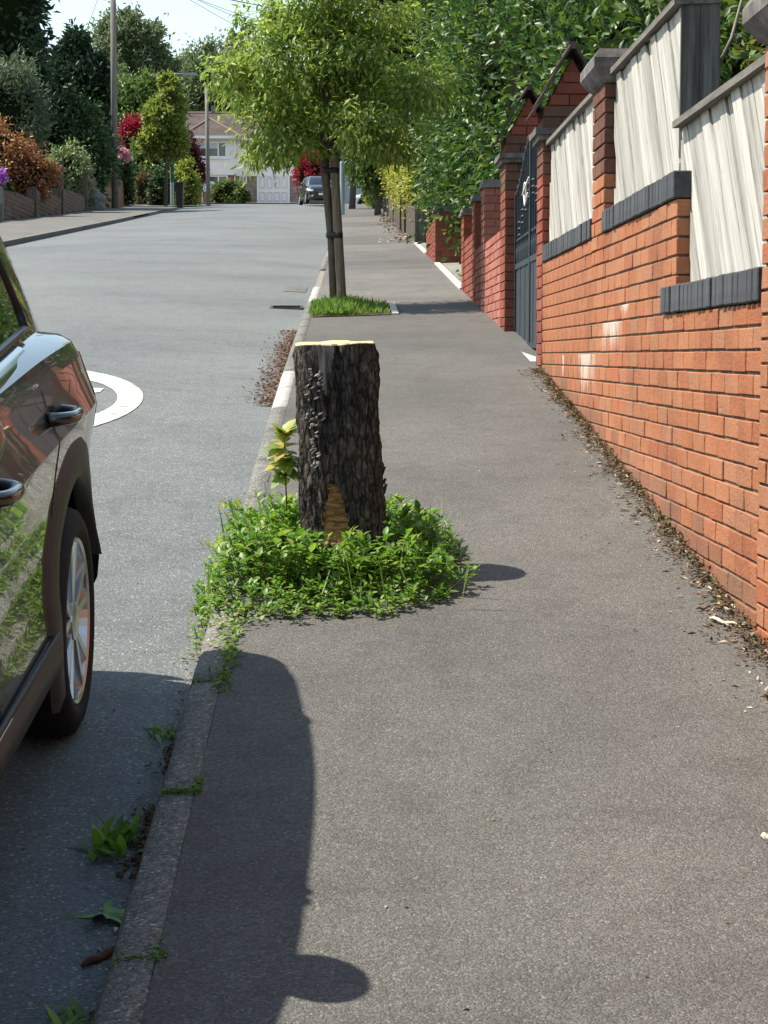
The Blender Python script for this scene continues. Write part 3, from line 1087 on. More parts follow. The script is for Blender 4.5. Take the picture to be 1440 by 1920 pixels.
def rail(t, y0, y1, z, w=.10):
    mb = MB().prism([(PX - .035, z - .012), (PX + w, z - .006), (PX + w, z + .02), (PX - .02, z + .022), (PX - .035, z + .014)], 'y', y0, y1)
    fix_normals(mb.build('cap_rail', m_rail, t))


pa = panel('short white board panel between the gate pillar and the soot-blackened pier', YM1 + .004, YE - .01, Z_HI + cz - .03, E + 1.375)
rail(pa, YM1, YE + .02, E + 1.375)
pb = panel('tall white board panel that ends in a dark upright timber end', YC + .22, YM0 - .004, Z_HI + cz - .03, E + 1.365)
rail(pb, YC + .19, YM0 + .06, E + 1.383, .15)
MB().box(PX + .026, PX + .05, YC + .04, YC + .22, Z_LO + .1, Z_HI + .08).build('backing', m_dkwood, pb)
for i, (a, b) in enumerate(((PX - .004, PX + .0695), (PX + .071, PX + .145))):
    mb = MB().box(a, b, YC + .2 - .004 * i, YC + .222, E + .90, E + 1.38)
    mb.build('end_board', m_dkwood, pb)
MB().box(PX + .03, PX + .14, YC + .2205, YC + .33, E + .3, E + 1.37).build('post', m_dkwood, pb)
pc = panel('lower white board panel beside the nearest pier, its boards running on the slant', YN + .0, YC + .218, Z_LO + cz - .03, E + .905)
rail(pc, YN - .0, YC + .20, E + .905)

# ------------------------------------------------------------------ gate and its gabled pillars
def gable_pillar(label, y0, y1, zb, zband, zgable, zapex):
    x0, x1 = WX - .005, WX + .375
    t = pier('gate_pillar', label, 'gate pillar', x0, x1, y0, y1, zb, zband, m_brick_red, m_mortar_dk, group='gabled pillars at the iron gate', mat2=m_brick_soot, hz=zband - .25)
    # stone band
    mb = MB().box(x0 - .03, x1 + .03, y0 - .03, y1 + .03, zband, zband + .035)
    mb.box(x0 - .05, x1 + .05, y0 - .05, y1 + .05, zband + .035, zband + .075)
    mb.build('stone_band', m_stone, t)
    z1 = zband + .075
    xm = (x0 + x1) / 2
    MB().box(x0 + .012, x1 - .012, y0 + .012, y1 - .012, z1, zgable).build('upper_core', m_mortar_dk, t)
    specs = []
    z = z1 + BH / 2; k = 0
    slope = (zapex - .035 - zgable) / ((x1 - x0) / 2)
    while z < zapex - .06:
        half = min((x1 - x0) / 2, (zapex - .05 - (z + BH * .42)) / slope) if z > zgable - BH / 2 else (x1 - x0) / 2
        if half > .03:
            for a, l in row(xm - half, xm + half, .215 if k % 2 else .12): specs.append((a, y0 + .0512, z, l, 'x', m_brick_soot if z < zgable else m_brick_red))
            if z < zgable:
                for a, l in row(y0 + .11, y1, .215): specs.append((x0 + .0512, a, z, l, 'y', m_brick_soot))
        z += BH; k += 1
    lay(specs, t, 200)
    hw = (x1 - x0) / 2
    MB().prism([(xm - hw + .02, zgable - .01), (xm + hw - .02, zgable - .01), (xm, zapex - .06)], 'y', y0 + .014, y1 - .014).build('gable_core', m_brick_red, t)
    # roof: overlapping tiles on both slopes, ridge along the street's direction
    ez = zgable - .05
    for s in (-1, 1):
        n = 4
        top = Vector((xm, 0, zapex)); eave = Vector((xm + s * (hw + .055), 0, ez - .03))
        d = eave - top
        nrm = Vector((s * -d.z, 0, abs(d.x))).normalized() if s > 0 else Vector((d.z, 0, abs(d.x))).normalized()
        nrm = Vector((s * abs(d.z), 0, abs(d.x))).normalized()
        for i in range(n):
            a = top + d * (i / n) + nrm * .010
            b = top + d * ((i + 1.18) / n if i < n - 1 else 1.0) + nrm * .022
            q = [a, b, b + nrm * .016, a + nrm * .016]
            mb = MB().prism([(p.x, p.z) for p in q], 'y', y0 - .045 + .006 * (i % 2), y1 + .045)
            fix_normals(mb.build('roof_tile', m_tile, t))
    mb = MB().tube([(xm, y0 - .05, zapex + .018), (xm, y1 + .05, zapex + .018)], .026, 8)
    mb.build('ridge_tile', m_tile, t)
    return t


GP0, GP1 = YE + .005, YE + .36
FP0, FP1 = 15.08, 15.55
gable_pillar('nearer gabled brick gate pillar with a pointed tiled top, beside the white boards', GP0, GP1, -.6 + G(12) * .2, E + 1.40, E + 1.62, E + 1.985)
gable_pillar('farther gabled brick gate pillar with a pointed tiled top, beside the pink-red wall', FP0, FP1, -.2, E + 1.56, E + 1.78, E + 2.14)

GX = WX + .09                                     # plane of the gate
GM = 13.82
zb_, zr_, = E + .055, E + .715


def gate_top(s):
    """height of the top bar at a share s from the hanging side to the meeting side"""
    return E + 1.29 + .33 * (s * s * (3 - 2 * s)) ** 1.05 if s > .06 else E + 1.29


def gate_leaf(label, ya, yb):
    """ya hanging side, yb meeting side"""
    t = thing('iron_gate', (GX, ya, zb_), label, 'gate', 'pair of iron gate leaves')
    sg = 1 if yb > ya else -1
    Yp = lambda s: ya + (yb - ya) * s
    bar = lambda m, y, z0, z1, w=.008: m.box(GX - w, GX + w, y - w, y + w, z0, z1)
    m = MB()
    bar(m, ya + sg * .02, zb_ - .02, gate_top(0), .02)
    bar(m, yb - sg * .018, zb_ - .02, gate_top(1), .018)
    y0, y1 = sorted((ya + sg * .04, yb - sg * .036))
    m.box(GX - .016, GX + .016, y0, y1, zb_, zb_ + .045)
    m.box(GX - .016, GX + .016, y0, y1, zr_ - .022, zr_ + .022)
    m.build('frame', m_iron, t)
    m = MB().tube([(GX, Yp(s), gate_top(s) + .01) for s in np.linspace(0, 1, 22)], .018, 8)
    m.build('top_bar', m_iron, t, True)
    m = MB()
    m.box(GX - .008, GX + .008, y0, y1, zr_ + .205, zr_ + .222)
    m.build('cross_bar', m_iron, t)
    n = 9
    for i in range(1, n):
        s = i / n
        m = MB(); bar(m, Yp(s), zr_ + .02, gate_top(s) + .005, .008)
        if i % 2 == 0 and s < .97:
            zc = E + .93 + .35 * s
            for dz in (-.05, 0, .05): m.tube([(GX, Yp(s), zc + dz - .014), (GX, Yp(s), zc + dz), (GX, Yp(s), zc + dz + .014)], [.008, .021, .008], 8)
        m.build('bar', m_iron, t)
    for i in range(n):
        s = (i + .5) / n
        m = MB(); m.tube([(GX, Yp(s), zr_ + .02), (GX, Yp(s), zr_ + .12), (GX, Yp(s), zr_ + .19)], [.007, .014, .001], 6)
        m.build('spear_bar', m_iron, t)
    nb_ = 6
    for i in range(nb_):
        a, b = sorted((Yp(i / nb_) + .004 * sg, Yp((i + 1) / nb_) - .004 * sg))
        a, b = max(a, y0), min(b, y1)
        MB().box(GX - .006 - .003 * (i % 2), GX + .008, a, b, zb_ + .046, zr_ - .0225).build('board', m_iron, t)
    for i in range(6):                            # finials on the arch
        s = .12 + .14 * i
        MB().tube([(GX, Yp(s), gate_top(s) + .02), (GX, Yp(s), gate_top(s) + .045), (GX, Yp(s), gate_top(s) + .075)], [.006, .018, .002], 7).build('finial', m_iron, t)
    for zz in (E + .28, E + 1.12):
        MB().tube([(GX - .005, ya - sg * .03, zz), (GX - .005, ya + sg * .03, zz)], .016, 8).build('hinge', m_iron, t)
    return t


gate_leaf('farther leaf of the dark iron gate, whole under its arched top bar', FP0 - .035, GM + .006)
gate_leaf('nearer leaf of the dark iron gate, mostly behind the gate pillar', GP1 + .035, GM - .006)
mb = MB()
mb.tube([(GX - .05, GM + .02 + .10 * math.sin(a) * .9, E + 1.23 + .055 * math.cos(a)) for a in np.linspace(0, 2 * math.pi, 20)], .006, 6)
mb.tube([(GX - .055, GM - .34, E + 1.29), (GX - .06, GM - .05, E + 1.235), (GX - .055, GM + .16, E + 1.205)], .006, 6)
mb.tube([(GX - .05, GM + .1, E + 1.20), (GX - .055, GM - .04, E + 1.11), (GX - .05, GM - .2, E + 1.19)], .006, 6)
tag(mb.build('cord', m_cord, None, True), 'white cord knotted round the meeting bars of the iron gate', 'cord')
MB().box(WX - .02, WX + .05, GP1 + .2, FP0, G(13.7) - .6, G(12.6) + .012, (G(15) - G(12.5)) / 2.6).build('gate_step', m_white_edge)['kind'] = 'structure'

# ------------------------------------------------------------------ pink-red wall and piers beyond the gate
w2 = thing('red_garden_wall', (WX, 16.6, G(16.6)), 'low pink-red brick wall between the far gate pillar and the next capped pier', 'wall')


def run_wall(t, y0, y1, zt, mat, zb_of=lambda y: pave_z(WX, y)):
    MB().box(WX + .012, WX + .22, y0, y1, zb_of(y0) - .3, zt - .004).build('mortar_core', m_mortar, t)
    sp_, z, k = [], zt - BH / 2, 0
    while z > zb_of(y0) - .1:
        for a, l in row(y0, y1, .215 if k % 2 else .1035):
            if z > zb_of(a) - .06: sp_.append((WX + .0512, a, z, l, 'y', mat))
        z -= BH; k += 1
    lay(sp_, t, 300)


run_wall(w2, FP1 + .004, 17.45, E + 1.055, m_brick_pink)


def capped_pier(label, y0, y1, x1, zt, mat, zb=None):
    t = pier('red_brick_pier', label, 'pier', WX - .006, x1, y0, y1, (G(y0) - .3) if zb is None else zb, zt, mat, m_mortar, group='red brick piers beyond the gate')
    MB().box(WX - .035, x1 + .03, y0 - .03, y1 + .03, zt, zt + .03).box(WX - .02, x1 + .02, y0 - .02, y1 + .02, zt + .03, zt + .075).build('cap', m_capgrey, t)
    return t


capped_pier('first capped red brick pier past the iron gate', 17.46, 17.85, WX + .30, E + 1.575, m_brick_pink)
w3 = thing('red_garden_wall', (WX, 18.3, G(18.3)), 'short red brick wall between the first and second capped piers past the gate', 'wall')
run_wall(w3, 17.854, 18.79, E + 1.07, m_brick_red)
capped_pier('second capped red brick pier past the iron gate', 18.8, 19.2, WX + .34, E + 1.56, m_brick_red)
w4 = thing('red_garden_wall', (WX, 20, G(20)), 'red brick wall with level top beside the first drive opening', 'wall')
run_wall(w4, 19.204, 20.64, E + 1.27, m_brick_red)
capped_pier('third capped red brick pier, at the near side of the paved drive', 20.65, 21.05, WX + .33, E + 1.56, m_brick_red)
capped_pier('fourth capped red brick pier, wide, across the paved drive below the laurel', 27.65, 28.1, WX + .37, E + 2.14, m_brick_red)
w5 = thing('red_garden_wall', (WX, 29.6, G(29.6)), 'low red brick wall under the laurel between the two drives', 'wall')
run_wall(w5, 28.104, 31.2, E + 2.05, m_brick_red)

# fences and posts farther up the right side
for i, (px, Y, h, w, lab, mt) in enumerate((
        (777, 36.8, 1.35, .24, 'dark boarded gate post at the upper side of the second drive', m_dkwood),
        (757, 44.5, 1.05, .16, 'brown timber post below the yellow hedge, first of the row', m_fenceL),
        (748, 48.5, 1.0, .16, 'brown timber post below the yellow hedge, second of the row', m_fenceL),
        (735, 57, .9, .34, 'pale concrete gate post at the foot of the yellow hedge', m_capgrey),
        (724, 66, 1.6, .22, 'tall dark fence post past the yellow hedge', m_dkwood),
        (717, 74, 1.7, .22, 'farthest tall dark fence post, by the round green bush', m_dkwood))):
    x = WX
    t = thing('fence_post', (x, Y, G(Y)), lab, 'post')
    MB().box(x, x + w, Y, Y + .2, G(Y) - .3, G(Y) + h).build('post', mt, t)
    MB().box(x - .02, x + w + .02, Y - .02, Y + .22, G(Y) + h, G(Y) + h + .05).build('cap', mt, t)
fr = thing('timber_fence', (WX + .1, 50, G(50)), 'low brown timber fence along the pavement under the yellow hedge', 'fence')
for i in range(46):
    Y = 37.2 + i * .62
    if 31 < Y < 37: continue
    MB().box(WX + .05, WX + .09, Y, Y + .56, G(Y) - .1, G(Y) + .72 + random.uniform(-.04, .04), (G(60) - G(40)) / 20).build('slat', m_fenceL, fr)
MB().hexa([(WX + .095, 37.2, G(37.2) + .5), (WX + .14, 37.2, G(37.2) + .5), (WX + .14, 65.7, G(65.7) + .5), (WX + .095, 65.7, G(65.7) + .5),
           (WX + .095, 37.2, G(37.2) + .6), (WX + .14, 37.2, G(37.2) + .6), (WX + .14, 65.7, G(65.7) + .6), (WX + .095, 65.7, G(65.7) + .6)]).build('rail', m_fenceL, fr)

# ------------------------------------------------------------------ the stump
SX, SY = -.034, 6.60
SZ = pave_z(SX, SY)
st_top = E + .043
st = thing('tree_stump', (SX, SY, SZ), 'tall dark tree stump with a pale sawn top standing in green weeds', 'tree stump')


def stump_r(a, h):
    """radius of the trunk at an angle (0 = right, pi/2 = up the street) and a share h of the height"""
    r = .143 - .010 * h + .05 * max(0, .25 - h) * 1.6
    # flare of the roots, flats, and the slab on the left that stands proud at the top
    r *= 1 + .05 * math.cos(2 * a + .6) + .035 * math.cos(3 * a + 1.9)
    da = (a - math.pi * 1.24 + math.pi) % (2 * math.pi) - math.pi
    r += .022 * math.exp(-(da / .42) ** 2) * max(0, (h - .30)) * 1.6
    # groove between slab and trunk
    dg = (a - math.pi * 1.52 + math.pi) % (2 * math.pi) - math.pi
    r -= .020 * math.exp(-(dg / .10) ** 2) * min(1, max(0, (h - .45) * 4))
    # sawn-off knot low on the front
    return r


NA, NH = 180, 200
V, FA, MI = [], [], []
H = st_top - SZ + .06
for j in range(NH + 1):
    h = j / NH
    for i in range(NA):
        a = 2 * math.pi * i / NA
        r = stump_r(a, h)
        q = Vector((math.cos(a) * 3.2, math.sin(a) * 3.2, h * 1.1))
        rid = noise.noise(Vector((a * 11 if a < math.pi else (2 * math.pi - a) * 11, h * 3.2, 1.7)))
        n1 = noise.fractal(Vector((math.cos(a) * 6, math.sin(a) * 6, h * 5)), 1.0, 2.0, 5)
        n2 = noise.fractal(Vector((math.cos(a) * 22, math.sin(a) * 22, h * 9)), .9, 2.0, 4)
        fur = abs(noise.noise(Vector((math.cos(a) * 17, math.sin(a) * 17, h * 3.0))))
        k = 1 - .7 * max(0, (h - .965) / .035)
        sc_d = abs(((a - math.pi * 1.43 + math.pi) % (2 * math.pi)) - math.pi)
        in_scar = (.20 < h < .45) and sc_d < .42 * (max(0, .46 - h) / .24) ** .55
        r += k * (.008 * n1 + .009 * n2 + .016 * (fur - .2)) * (.15 if in_scar else 1)
        if in_scar: r -= .012
        # flaps of bark that have come away on the right
        if h < .55:
            da = abs(((a - .15 + math.pi) % (2 * math.pi)) - math.pi)
            r += .010 * max(0, noise.noise(Vector((a * 3, h * 26, 5)))) * max(0, 1 - da / .5)
        z = SZ - .06 + H * h
        if h > .8:
            z += (.007 * math.sin(a * 1 + .7) + .002 * math.sin(a * 5)) * (h - .8) / .2
        V.append((SX + .012 + r * math.cos(a) - .036 * h, SY + r * math.sin(a), z))
for j in range(NH):
    for i in range(NA):
        i2 = (i + 1) % NA
        FA.append((j * NA + i, j * NA + i2, (j + 1) * NA + i2, (j + 1) * NA + i))
        a, h = 2 * math.pi * (i + .5) / NA, (j + .5) / NH
        wob = .05 * noise.noise(Vector((a * 9, h * 12, 2)))
        sc_d = abs(((a - math.pi * 1.43 + wob + math.pi) % (2 * math.pi)) - math.pi)
        scar = (.20 < h + wob * .8 < .45) and sc_d < .42 * (max(0, .46 - h) / .24) ** .55
        dd = abs(((a - math.pi * 1.40 + wob + math.pi) % (2 * math.pi)) - math.pi)
        dead = h > .84 + wob * 2 and dd < .10 + (h - .84) * 1.2
        MI.append(1 if scar else 2 if dead else 0)
tr = obj('trunk', V, FA, [m_bark, m_scar, m_deadwood], st, True)
tr.data.polygons.foreach_set('material_index', MI)
# sawn top: rings of the rim drawn in to the pith, slightly stepped where the saw met from two sides
TV, TF = [], []
rim = [Vector(V[NH * NA + i]) for i in range(NA)]
ctr = sum(rim, Vector()) / NA
for k, s in enumerate((1.0, .985, .9, .7, .45, .2, .02)):
    for i, p in enumerate(rim):
        q = ctr + (p - ctr) * s
        dz = 0 if k == 0 else .0035 + .002 * noise.noise(Vector((q.x * 30, q.y * 30, 0))) + (.003 if (q.x - ctr.x) < .05 else 0)
        TV.append((q.x, q.y, p.z * s + ctr.z * (1 - s) + dz))
for k in range(6):
    for i in range(NA):
        i2 = (i + 1) % NA
        TF.append((k * NA + i, k * NA + i2, (k + 1) * NA + i2, (k + 1) * NA + i))
TF.append(tuple(6 * NA + i for i in range(NA)))
obj('sawn_top', TV, TF, m_wood, st, True)
# bracket fungus up the split on the left
fa = math.pi * 1.27
for i in range(64):
    h = random.choice((random.uniform(.76, .90), random.uniform(.60, .76), random.uniform(.50, .62)))
    a = fa + random.uniform(-.22, .26) * (1 if h > .7 else .45)
    r = stump_r(a, h) + .003
    c = Vector((SX + .016 - .03 * h + r * math.cos(a), SY + r * math.sin(a), SZ - .06 + H * h))
    o_ = Vector((math.cos(a), math.sin(a), 0)); s_ = Vector((-o_.y, o_.x, 0))
    w = random.uniform(.004, .010)
    Vf, n = [], 9
    for k in range(n):
        t = math.pi * k / (n - 1)
        p = c + s_ * (w * math.cos(t)) + o_ * (w * .95 * math.sin(t))
        Vf.append(p + Vector((0, 0, .002 + (.5 - (i * 37 % 100) / 100) * .012 * math.sin(t) + .004 * math.cos(t))))
    for k in range(n):
        Vf.append(Vf[k] + Vector((0, 0, -.0022)) - o_ * .001)
    Vf.append(c + Vector((0, 0, .003))); Vf.append(c + Vector((0, 0, -.004)))
    Ff = [(k, k + 1, 2 * n) for k in range(n - 1)] + [(n + k + 1, n + k, 2 * n + 1) for k in range(n - 1)] + [(k + 1, k, n + k, n + k + 1) for k in range(n - 1)]
    obj('bracket_fungus', Vf, Ff, m_fungus, st, True)
# loose curls of bark on the right edge
for i in range(9):
    h = random.uniform(.08, .5)
    a = random.uniform(-.15, .25)
    r = stump_r(a, h) + .004
    c = Vector((SX + .016 - .03 * h + r * math.cos(a), SY + r * math.sin(a), SZ - .06 + H * h))
    L_ = random.uniform(.02, .04)
    e = Vector((.010, -.006, -.01)) * random.uniform(.4, 1.0)
    w = Vector((0, .016, 0))
    obj('bark_curl', [c - w, c + w, c + w + e + Vector((0, 0, L_)), c - w + e + Vector((0, 0, L_)), c - w + Vector((-.012, 0, 0)), c + w + Vector((-.012, 0, 0)), c + w + e + Vector((-.008, 0, L_)), c - w + e + Vector((-.008, 0, L_))],
        [(0, 1, 2, 3), (7, 6, 5, 4), (0, 3, 7, 4), (1, 5, 6, 2), (3, 2, 6, 7), (0, 4, 5, 1)], m_bark, st)

# ------------------------------------------------------------------ weeds round the stump
def in_bed(x, y):
    """how far inside the planted square (metres, negative = outside)"""
    cx, cy = -.085, 6.60
    return 1 - (abs((x - cx) / .47) ** 3 + abs((y - cy) / .64) ** 3)


soil = sheet('tree_pit', lambda y: (KX + .1, .24), pave_z, list(np.linspace(6.3, 7.3, 5)), m_soil, lift=.004, nx=3)
parts = []
stems = MB()
n_st = 0
while n_st < 880:
    x, yy = RNG.uniform(-.56, .42), RNG.uniform(5.9, 7.3)
    k = in_bed(x, yy)
    if k < (.03 if RNG.random() > .07 else -.35) or (x - SX) ** 2 + (yy - SY) ** 2 < .15 ** 2: continue
    n_st += 1
    hmax = .05 + .15 * min(1, max(.15, k) * 1.25)
    if yy < 6.2 or x < -.42: hmax *= .55
    if abs(x - SX) < .17 and yy < SY: hmax *= .88
    h = hmax * RNG.uniform(.6, 1.15)
    lean = RNG.normal(size=2) * .22 + np.array([(x + .05) * .5, (yy - 6.9) * .25])
    b = np.array([x, yy, pave_z(x, yy) if x > KX else road_z(x, yy) + .03])
    tip = b + np.array([lean[0] * h, lean[1] * h, h])
    stems.tube([b, (b + tip) / 2 + np.array([0, 0, .01]), tip], [.0022, .0018, .001], 4, False)
    nl = int(6 + h * 42)
    t = RNG.uniform(.22, 1.0, nl)
    pos = b + (tip - b) * t[:, None]
    ang = np.arange(nl) * 2.4 + RNG.uniform(0, 6)
    el = RNG.uniform(-.1, .75, nl) + (t > .85) * .4
    ax = np.stack([np.cos(ang) * np.cos(el), np.sin(ang) * np.cos(el), np.sin(el)], 1)
    nr = np.stack([-np.cos(ang) * .4, -np.sin(ang) * .4, np.ones(nl)], 1) + RNG.normal(size=(nl, 3)) * .25
    ln = RNG.uniform(.020, .046, nl) * (1.15 if h > .12 else .8)
    parts.append(leaf_arrays(pos, ax, nr, ln, ln * RNG.uniform(.36, .56, nl), True, .22, .35))
# low creeping weeds at the front and over the kerb
n = 1500
x = RNG.uniform(-.56, .25, n); yy = RNG.uniform(5.62, 6.45, n)
edge = 5.90 + .22 * np.clip((x + .3) / .5, 0, 1) + RNG.normal(size=n) * .04
ok = (yy > edge) | ((x < -.36) & (yy > 5.78 + RNG.normal(size=n) * .05) & (x > -.42 - (yy - 5.7) * .5)) | ((np.abs(x + .40 - RNG.normal(size=n) * .02) < .03))
x, yy = x[ok], yy[ok]
z = np.array([(pave_z(a, b) if a > KX else road_z(a, b)) for a, b in zip(x, yy)]) + RNG.uniform(.004, .05, len(x))
wl_low = leaf_arrays(np.stack([x, yy, z], 1), rand_dirs(len(x)) * [1, 1, .4] + [0, 0, .25], rand_dirs(len(x)) * .5 + [0, 0, 1], RNG.uniform(.012, .028, len(x)), RNG.uniform(.008, .016, len(x)), True)
n = 90
x = RNG.uniform(-.5, .36, n); yy = RNG.uniform(6.0, 7.2, n)
z = np.array([pave_z(max(a, KX), b) for a, b in zip(x, yy)])
az = RNG.uniform(0, 6.28, n); el = RNG.uniform(.7, 1.5, n)
blades = leaf_arrays(np.stack([x, yy, z], 1), np.stack([np.cos(az) * np.cos(el), np.sin(az) * np.cos(el), np.sin(el)], 1), np.stack([-np.cos(az), -np.sin(az), np.full(n, .5)], 1), RNG.uniform(.12, .26, n), RNG.uniform(.004, .009, n), True, .2, .5)
wt = thing('weeds', (-.05, 6.7, SZ), 'bushy bright green weeds filling the square pit around the tall stump', 'weeds')
link(bpy.data.objects.new('foliage', tri_mesh('foliage', parts, l_weed)), wt)
o = link(bpy.data.objects.new('low_foliage', tri_mesh('low_foliage', [wl_low, blades], l_weed2)), wt); o['kind'] = 'stuff'
stems.build('stems', M('weed_stem', (.10, .16, .04), .7), wt)['kind'] = 'stuff'


def stalk_plant(name, label, cat, base, stalks, mat, stem_mat):
    """stalks: (tip, leaf data list of (share, azimuth, elevation, length))"""
    t = thing(name, base, label, cat)
    mb = MB(); parts = []
    for tip, lv in stalks:
        b, tip = Vector(base), Vector(tip)
        mb.tube([b, b.lerp(tip, .5) + Vector((.004, 0, 0)), tip], [.0035, .0028, .0015], 6, False)
        for (s, az, el, ln) in lv:
            p = b.lerp(tip, s)
            ax = np.array([[math.cos(az) * math.cos(el), math.sin(az) * math.cos(el), math.sin(el)]])
            nr = np.array([[-math.cos(az) * .6, -math.sin(az) * .6 - .3, 1.0]])
            parts.append(leaf_arrays(np.array([p]), ax, nr, np.array([ln]), np.array([ln * .62]), True, .15, .3))
    link(bpy.data.objects.new('leaves', tri_mesh('leaves', parts, mat)), t)
    mb.build('stem', stem_mat, t, True)
    return t


m_stem = M('sprout_stem', (.09, .06, .05), .7)
bx, by = -.238, 6.66
b0 = (bx, by, pave_z(bx, by))
rr = random.Random(4)
lv = []
for i in range(64):
    s = rr.uniform(.66, 1.0)
    lv.append((s, rr.uniform(0, 6.28), rr.uniform(-.7, .5) if s < .9 else rr.uniform(.1, 1), rr.uniform(.052, .078) * (1.15 - .5 * max(0, s - .8))))
stalk_plant('sapling', 'thin sapling with yellow-green leaves beside the dark stump', 'sapling', b0,
            [((bx - .008, by, E - .275), lv)], l_sprout, m_stem)

# ------------------------------------------------------------------ small things on the ground near the kerb
def weed_tuft(label, x, yy, n, ln, spread, mat=None, road=True):
    z0 = (road_z if road else pave_z)(x, yy)
    t = thing('weed_tuft', (x, yy, z0), label, 'weed', 'weeds in the gutter')
    az = RNG.uniform(0, 6.28, n); el = RNG.uniform(.15, 1.2, n)
    ax = np.stack([np.cos(az) * np.cos(el), np.sin(az) * np.cos(el), np.sin(el)], 1)
    nr = np.stack([-np.cos(az) * .6, -np.sin(az) * .6, np.ones(n)], 1)
    L_ = ln * RNG.uniform(.5, 1.1, n)
    pos = np.stack([x + RNG.normal(size=n) * spread * .5, yy + RNG.normal(size=n) * spread, np.full(n, z0 + .004)], 1)
    link(bpy.data.objects.new('leaves', tri_mesh('leaves', [leaf_arrays(pos, ax, nr, L_, L_ * .28, True, .2, .5)], mat or l_weed)), t)
    return t


weed_tuft('leafy weed tuft growing from the gutter in the car shadow', -.57, 4.32, 34, .10, .055)
weed_tuft('small leafy weed at the kerb foot lowest in the picture', -.55, 3.42, 24, .07, .04)
weed_tuft('thin wisp of grass at the kerb just past the car wheel', -.53, 5.15, 22, .05, .05)
weed_tuft('small weed at the kerb foot left of the sapling', -.56, 7.55, 22, .07, .06, l_sprout)
weed_tuft('second small weed at the kerb foot, farther than the sapling', -.55, 8.35, 22, .07, .07, l_sprout)


def litter(name, n, fun, mat, ln, aspect=.4, lab=None, flat=.25, kind='stuff'):
    P_, i = [], 0
    while len(P_) < n:
        q = fun()
        if q is not None: P_.append(q)
    P_ = np.array(P_)
    ax = rand_dirs(n) * [1, 1, flat]; nr = rand_dirs(n) * .45 + [0, 0, 1]
    L_ = ln * RNG.uniform(.4, 1.4, n)
    o = link(bpy.data.objects.new(name, tri_mesh(name, [leaf_arrays(P_, ax, nr, L_, L_ * aspect, True, .3, .1)], mat)))
    o['kind'] = kind
    return o


def wall_foot(w=.1, y0=3.5, y1=12.2):
    def f():
        yy = RNG.uniform(y0, y1)
        d = abs(RNG.normal()) * w * (1.25 - .05 * yy) * (.6 + .8 * (noise.noise(Vector((yy * 2.2, 0, 3))) + .5))
        x = WX - .004 - d
        return (x, yy, pave_z(x, yy) + RNG.uniform(.002, .004 + .025 * math.exp(-d * 25)))
    return f


litter('moss', 4600, wall_foot(.042), l_moss, .016, .6, flat=.8)
litter('leaf_litter', 1500, wall_foot(.075), l_litter, .030, .30)
litter('leaf_litter', 150, wall_foot(.22, 4, 9), l_litter, .012, .5)


def gutter(y0, y1, w=.05):
    def f():
        yy = RNG.uniform(y0, y1)
        x = KX - .004 - abs(RNG.normal()) * w
        return (x, yy, road_z(x, yy) + RNG.uniform(.002, .012))
    return f


litter('leaf_litter', 3000, gutter(11.6, 17.2, .075), l_redlit, .026, .55)
litter('leaf_litter', 190, gutter(3.2, 8.8, .03), l_litter, .018, .5)
litter('moss', 500, gutter(4.15, 4.6, .035), l_moss, .014, .6, flat=.8)
litter('moss', 260, gutter(3.1, 3.5, .03), l_moss, .014, .6, flat=.8)
litter('moss', 160, gutter(4.85, 5.2, .02), l_moss, .014, .6, flat=.8)


def joint_moss():
    j = random.choice((5.315 - .912 * k for k in (0, 1, 2))) if False else random.choice((4.403, 4.403, 3.491, 5.315))
    x = RNG.uniform(KX + .01, KX + .11)
    if RNG.random() < .4:
        x = KX + .098 + RNG.normal() * .006; yy = j + RNG.uniform(-.02, .09)
    else: yy = j + RNG.normal() * .006
    return (x, yy, pave_z(x, yy) + .001)


litter('moss', 420, joint_moss, l_grass, .011, .6, flat=.9)


def back_of_kerb():
    yy = RNG.uniform(5.2, 6.1); x = KX + .1 + RNG.normal() * .015
    return (x, yy, pave_z(x, yy) + .003)


litter('moss', 240, back_of_kerb, l_grass, .022, .5, flat=.9)
litter('fallen_petals', 34, lambda: (lambda q: (q[0], q[1], pave_z(*q) + .012))((RNG.uniform(.55, 1.2), RNG.uniform(37.5, 42))), LEAF('cream_petal', (.5, .45, .36), (.6, .55, .48), .2), .055, .8)
litter('leaf_litter', 300, lambda: (lambda q: (q[0], q[1], pave_z(*q) + .012))((WX - abs(RNG.normal()) * .18, RNG.uniform(37, 75))), l_redlit, .09, .7)

litter('leaf_litter', 70, lambda: (lambda q: (q[0], q[1], pave_z(*q) + .003))((RNG.uniform(-.3, 1.2), RNG.uniform(3.2, 12))), l_litter, .010, .6)
grit = MB()
for i in range(160):
    x, yy = (KX - .01 - abs(RNG.normal()) * .06, RNG.uniform(3.0, 9)) if i < 110 else (RNG.uniform(-1.0, -.5), RNG.uniform(3.0, 7))
    r = RNG.uniform(.002, .006); zz = road_z(x, yy)
    grit.add([(x - r, yy, zz), (x, yy - r, zz), (x + r, yy, zz), (x, yy + r, zz), (x, yy, zz + r), ], [(0, 1, 4), (1, 2, 4), (2, 3, 4), (3, 0, 4)])
grit.build('grit', m_kerb)['kind'] = 'stuff'

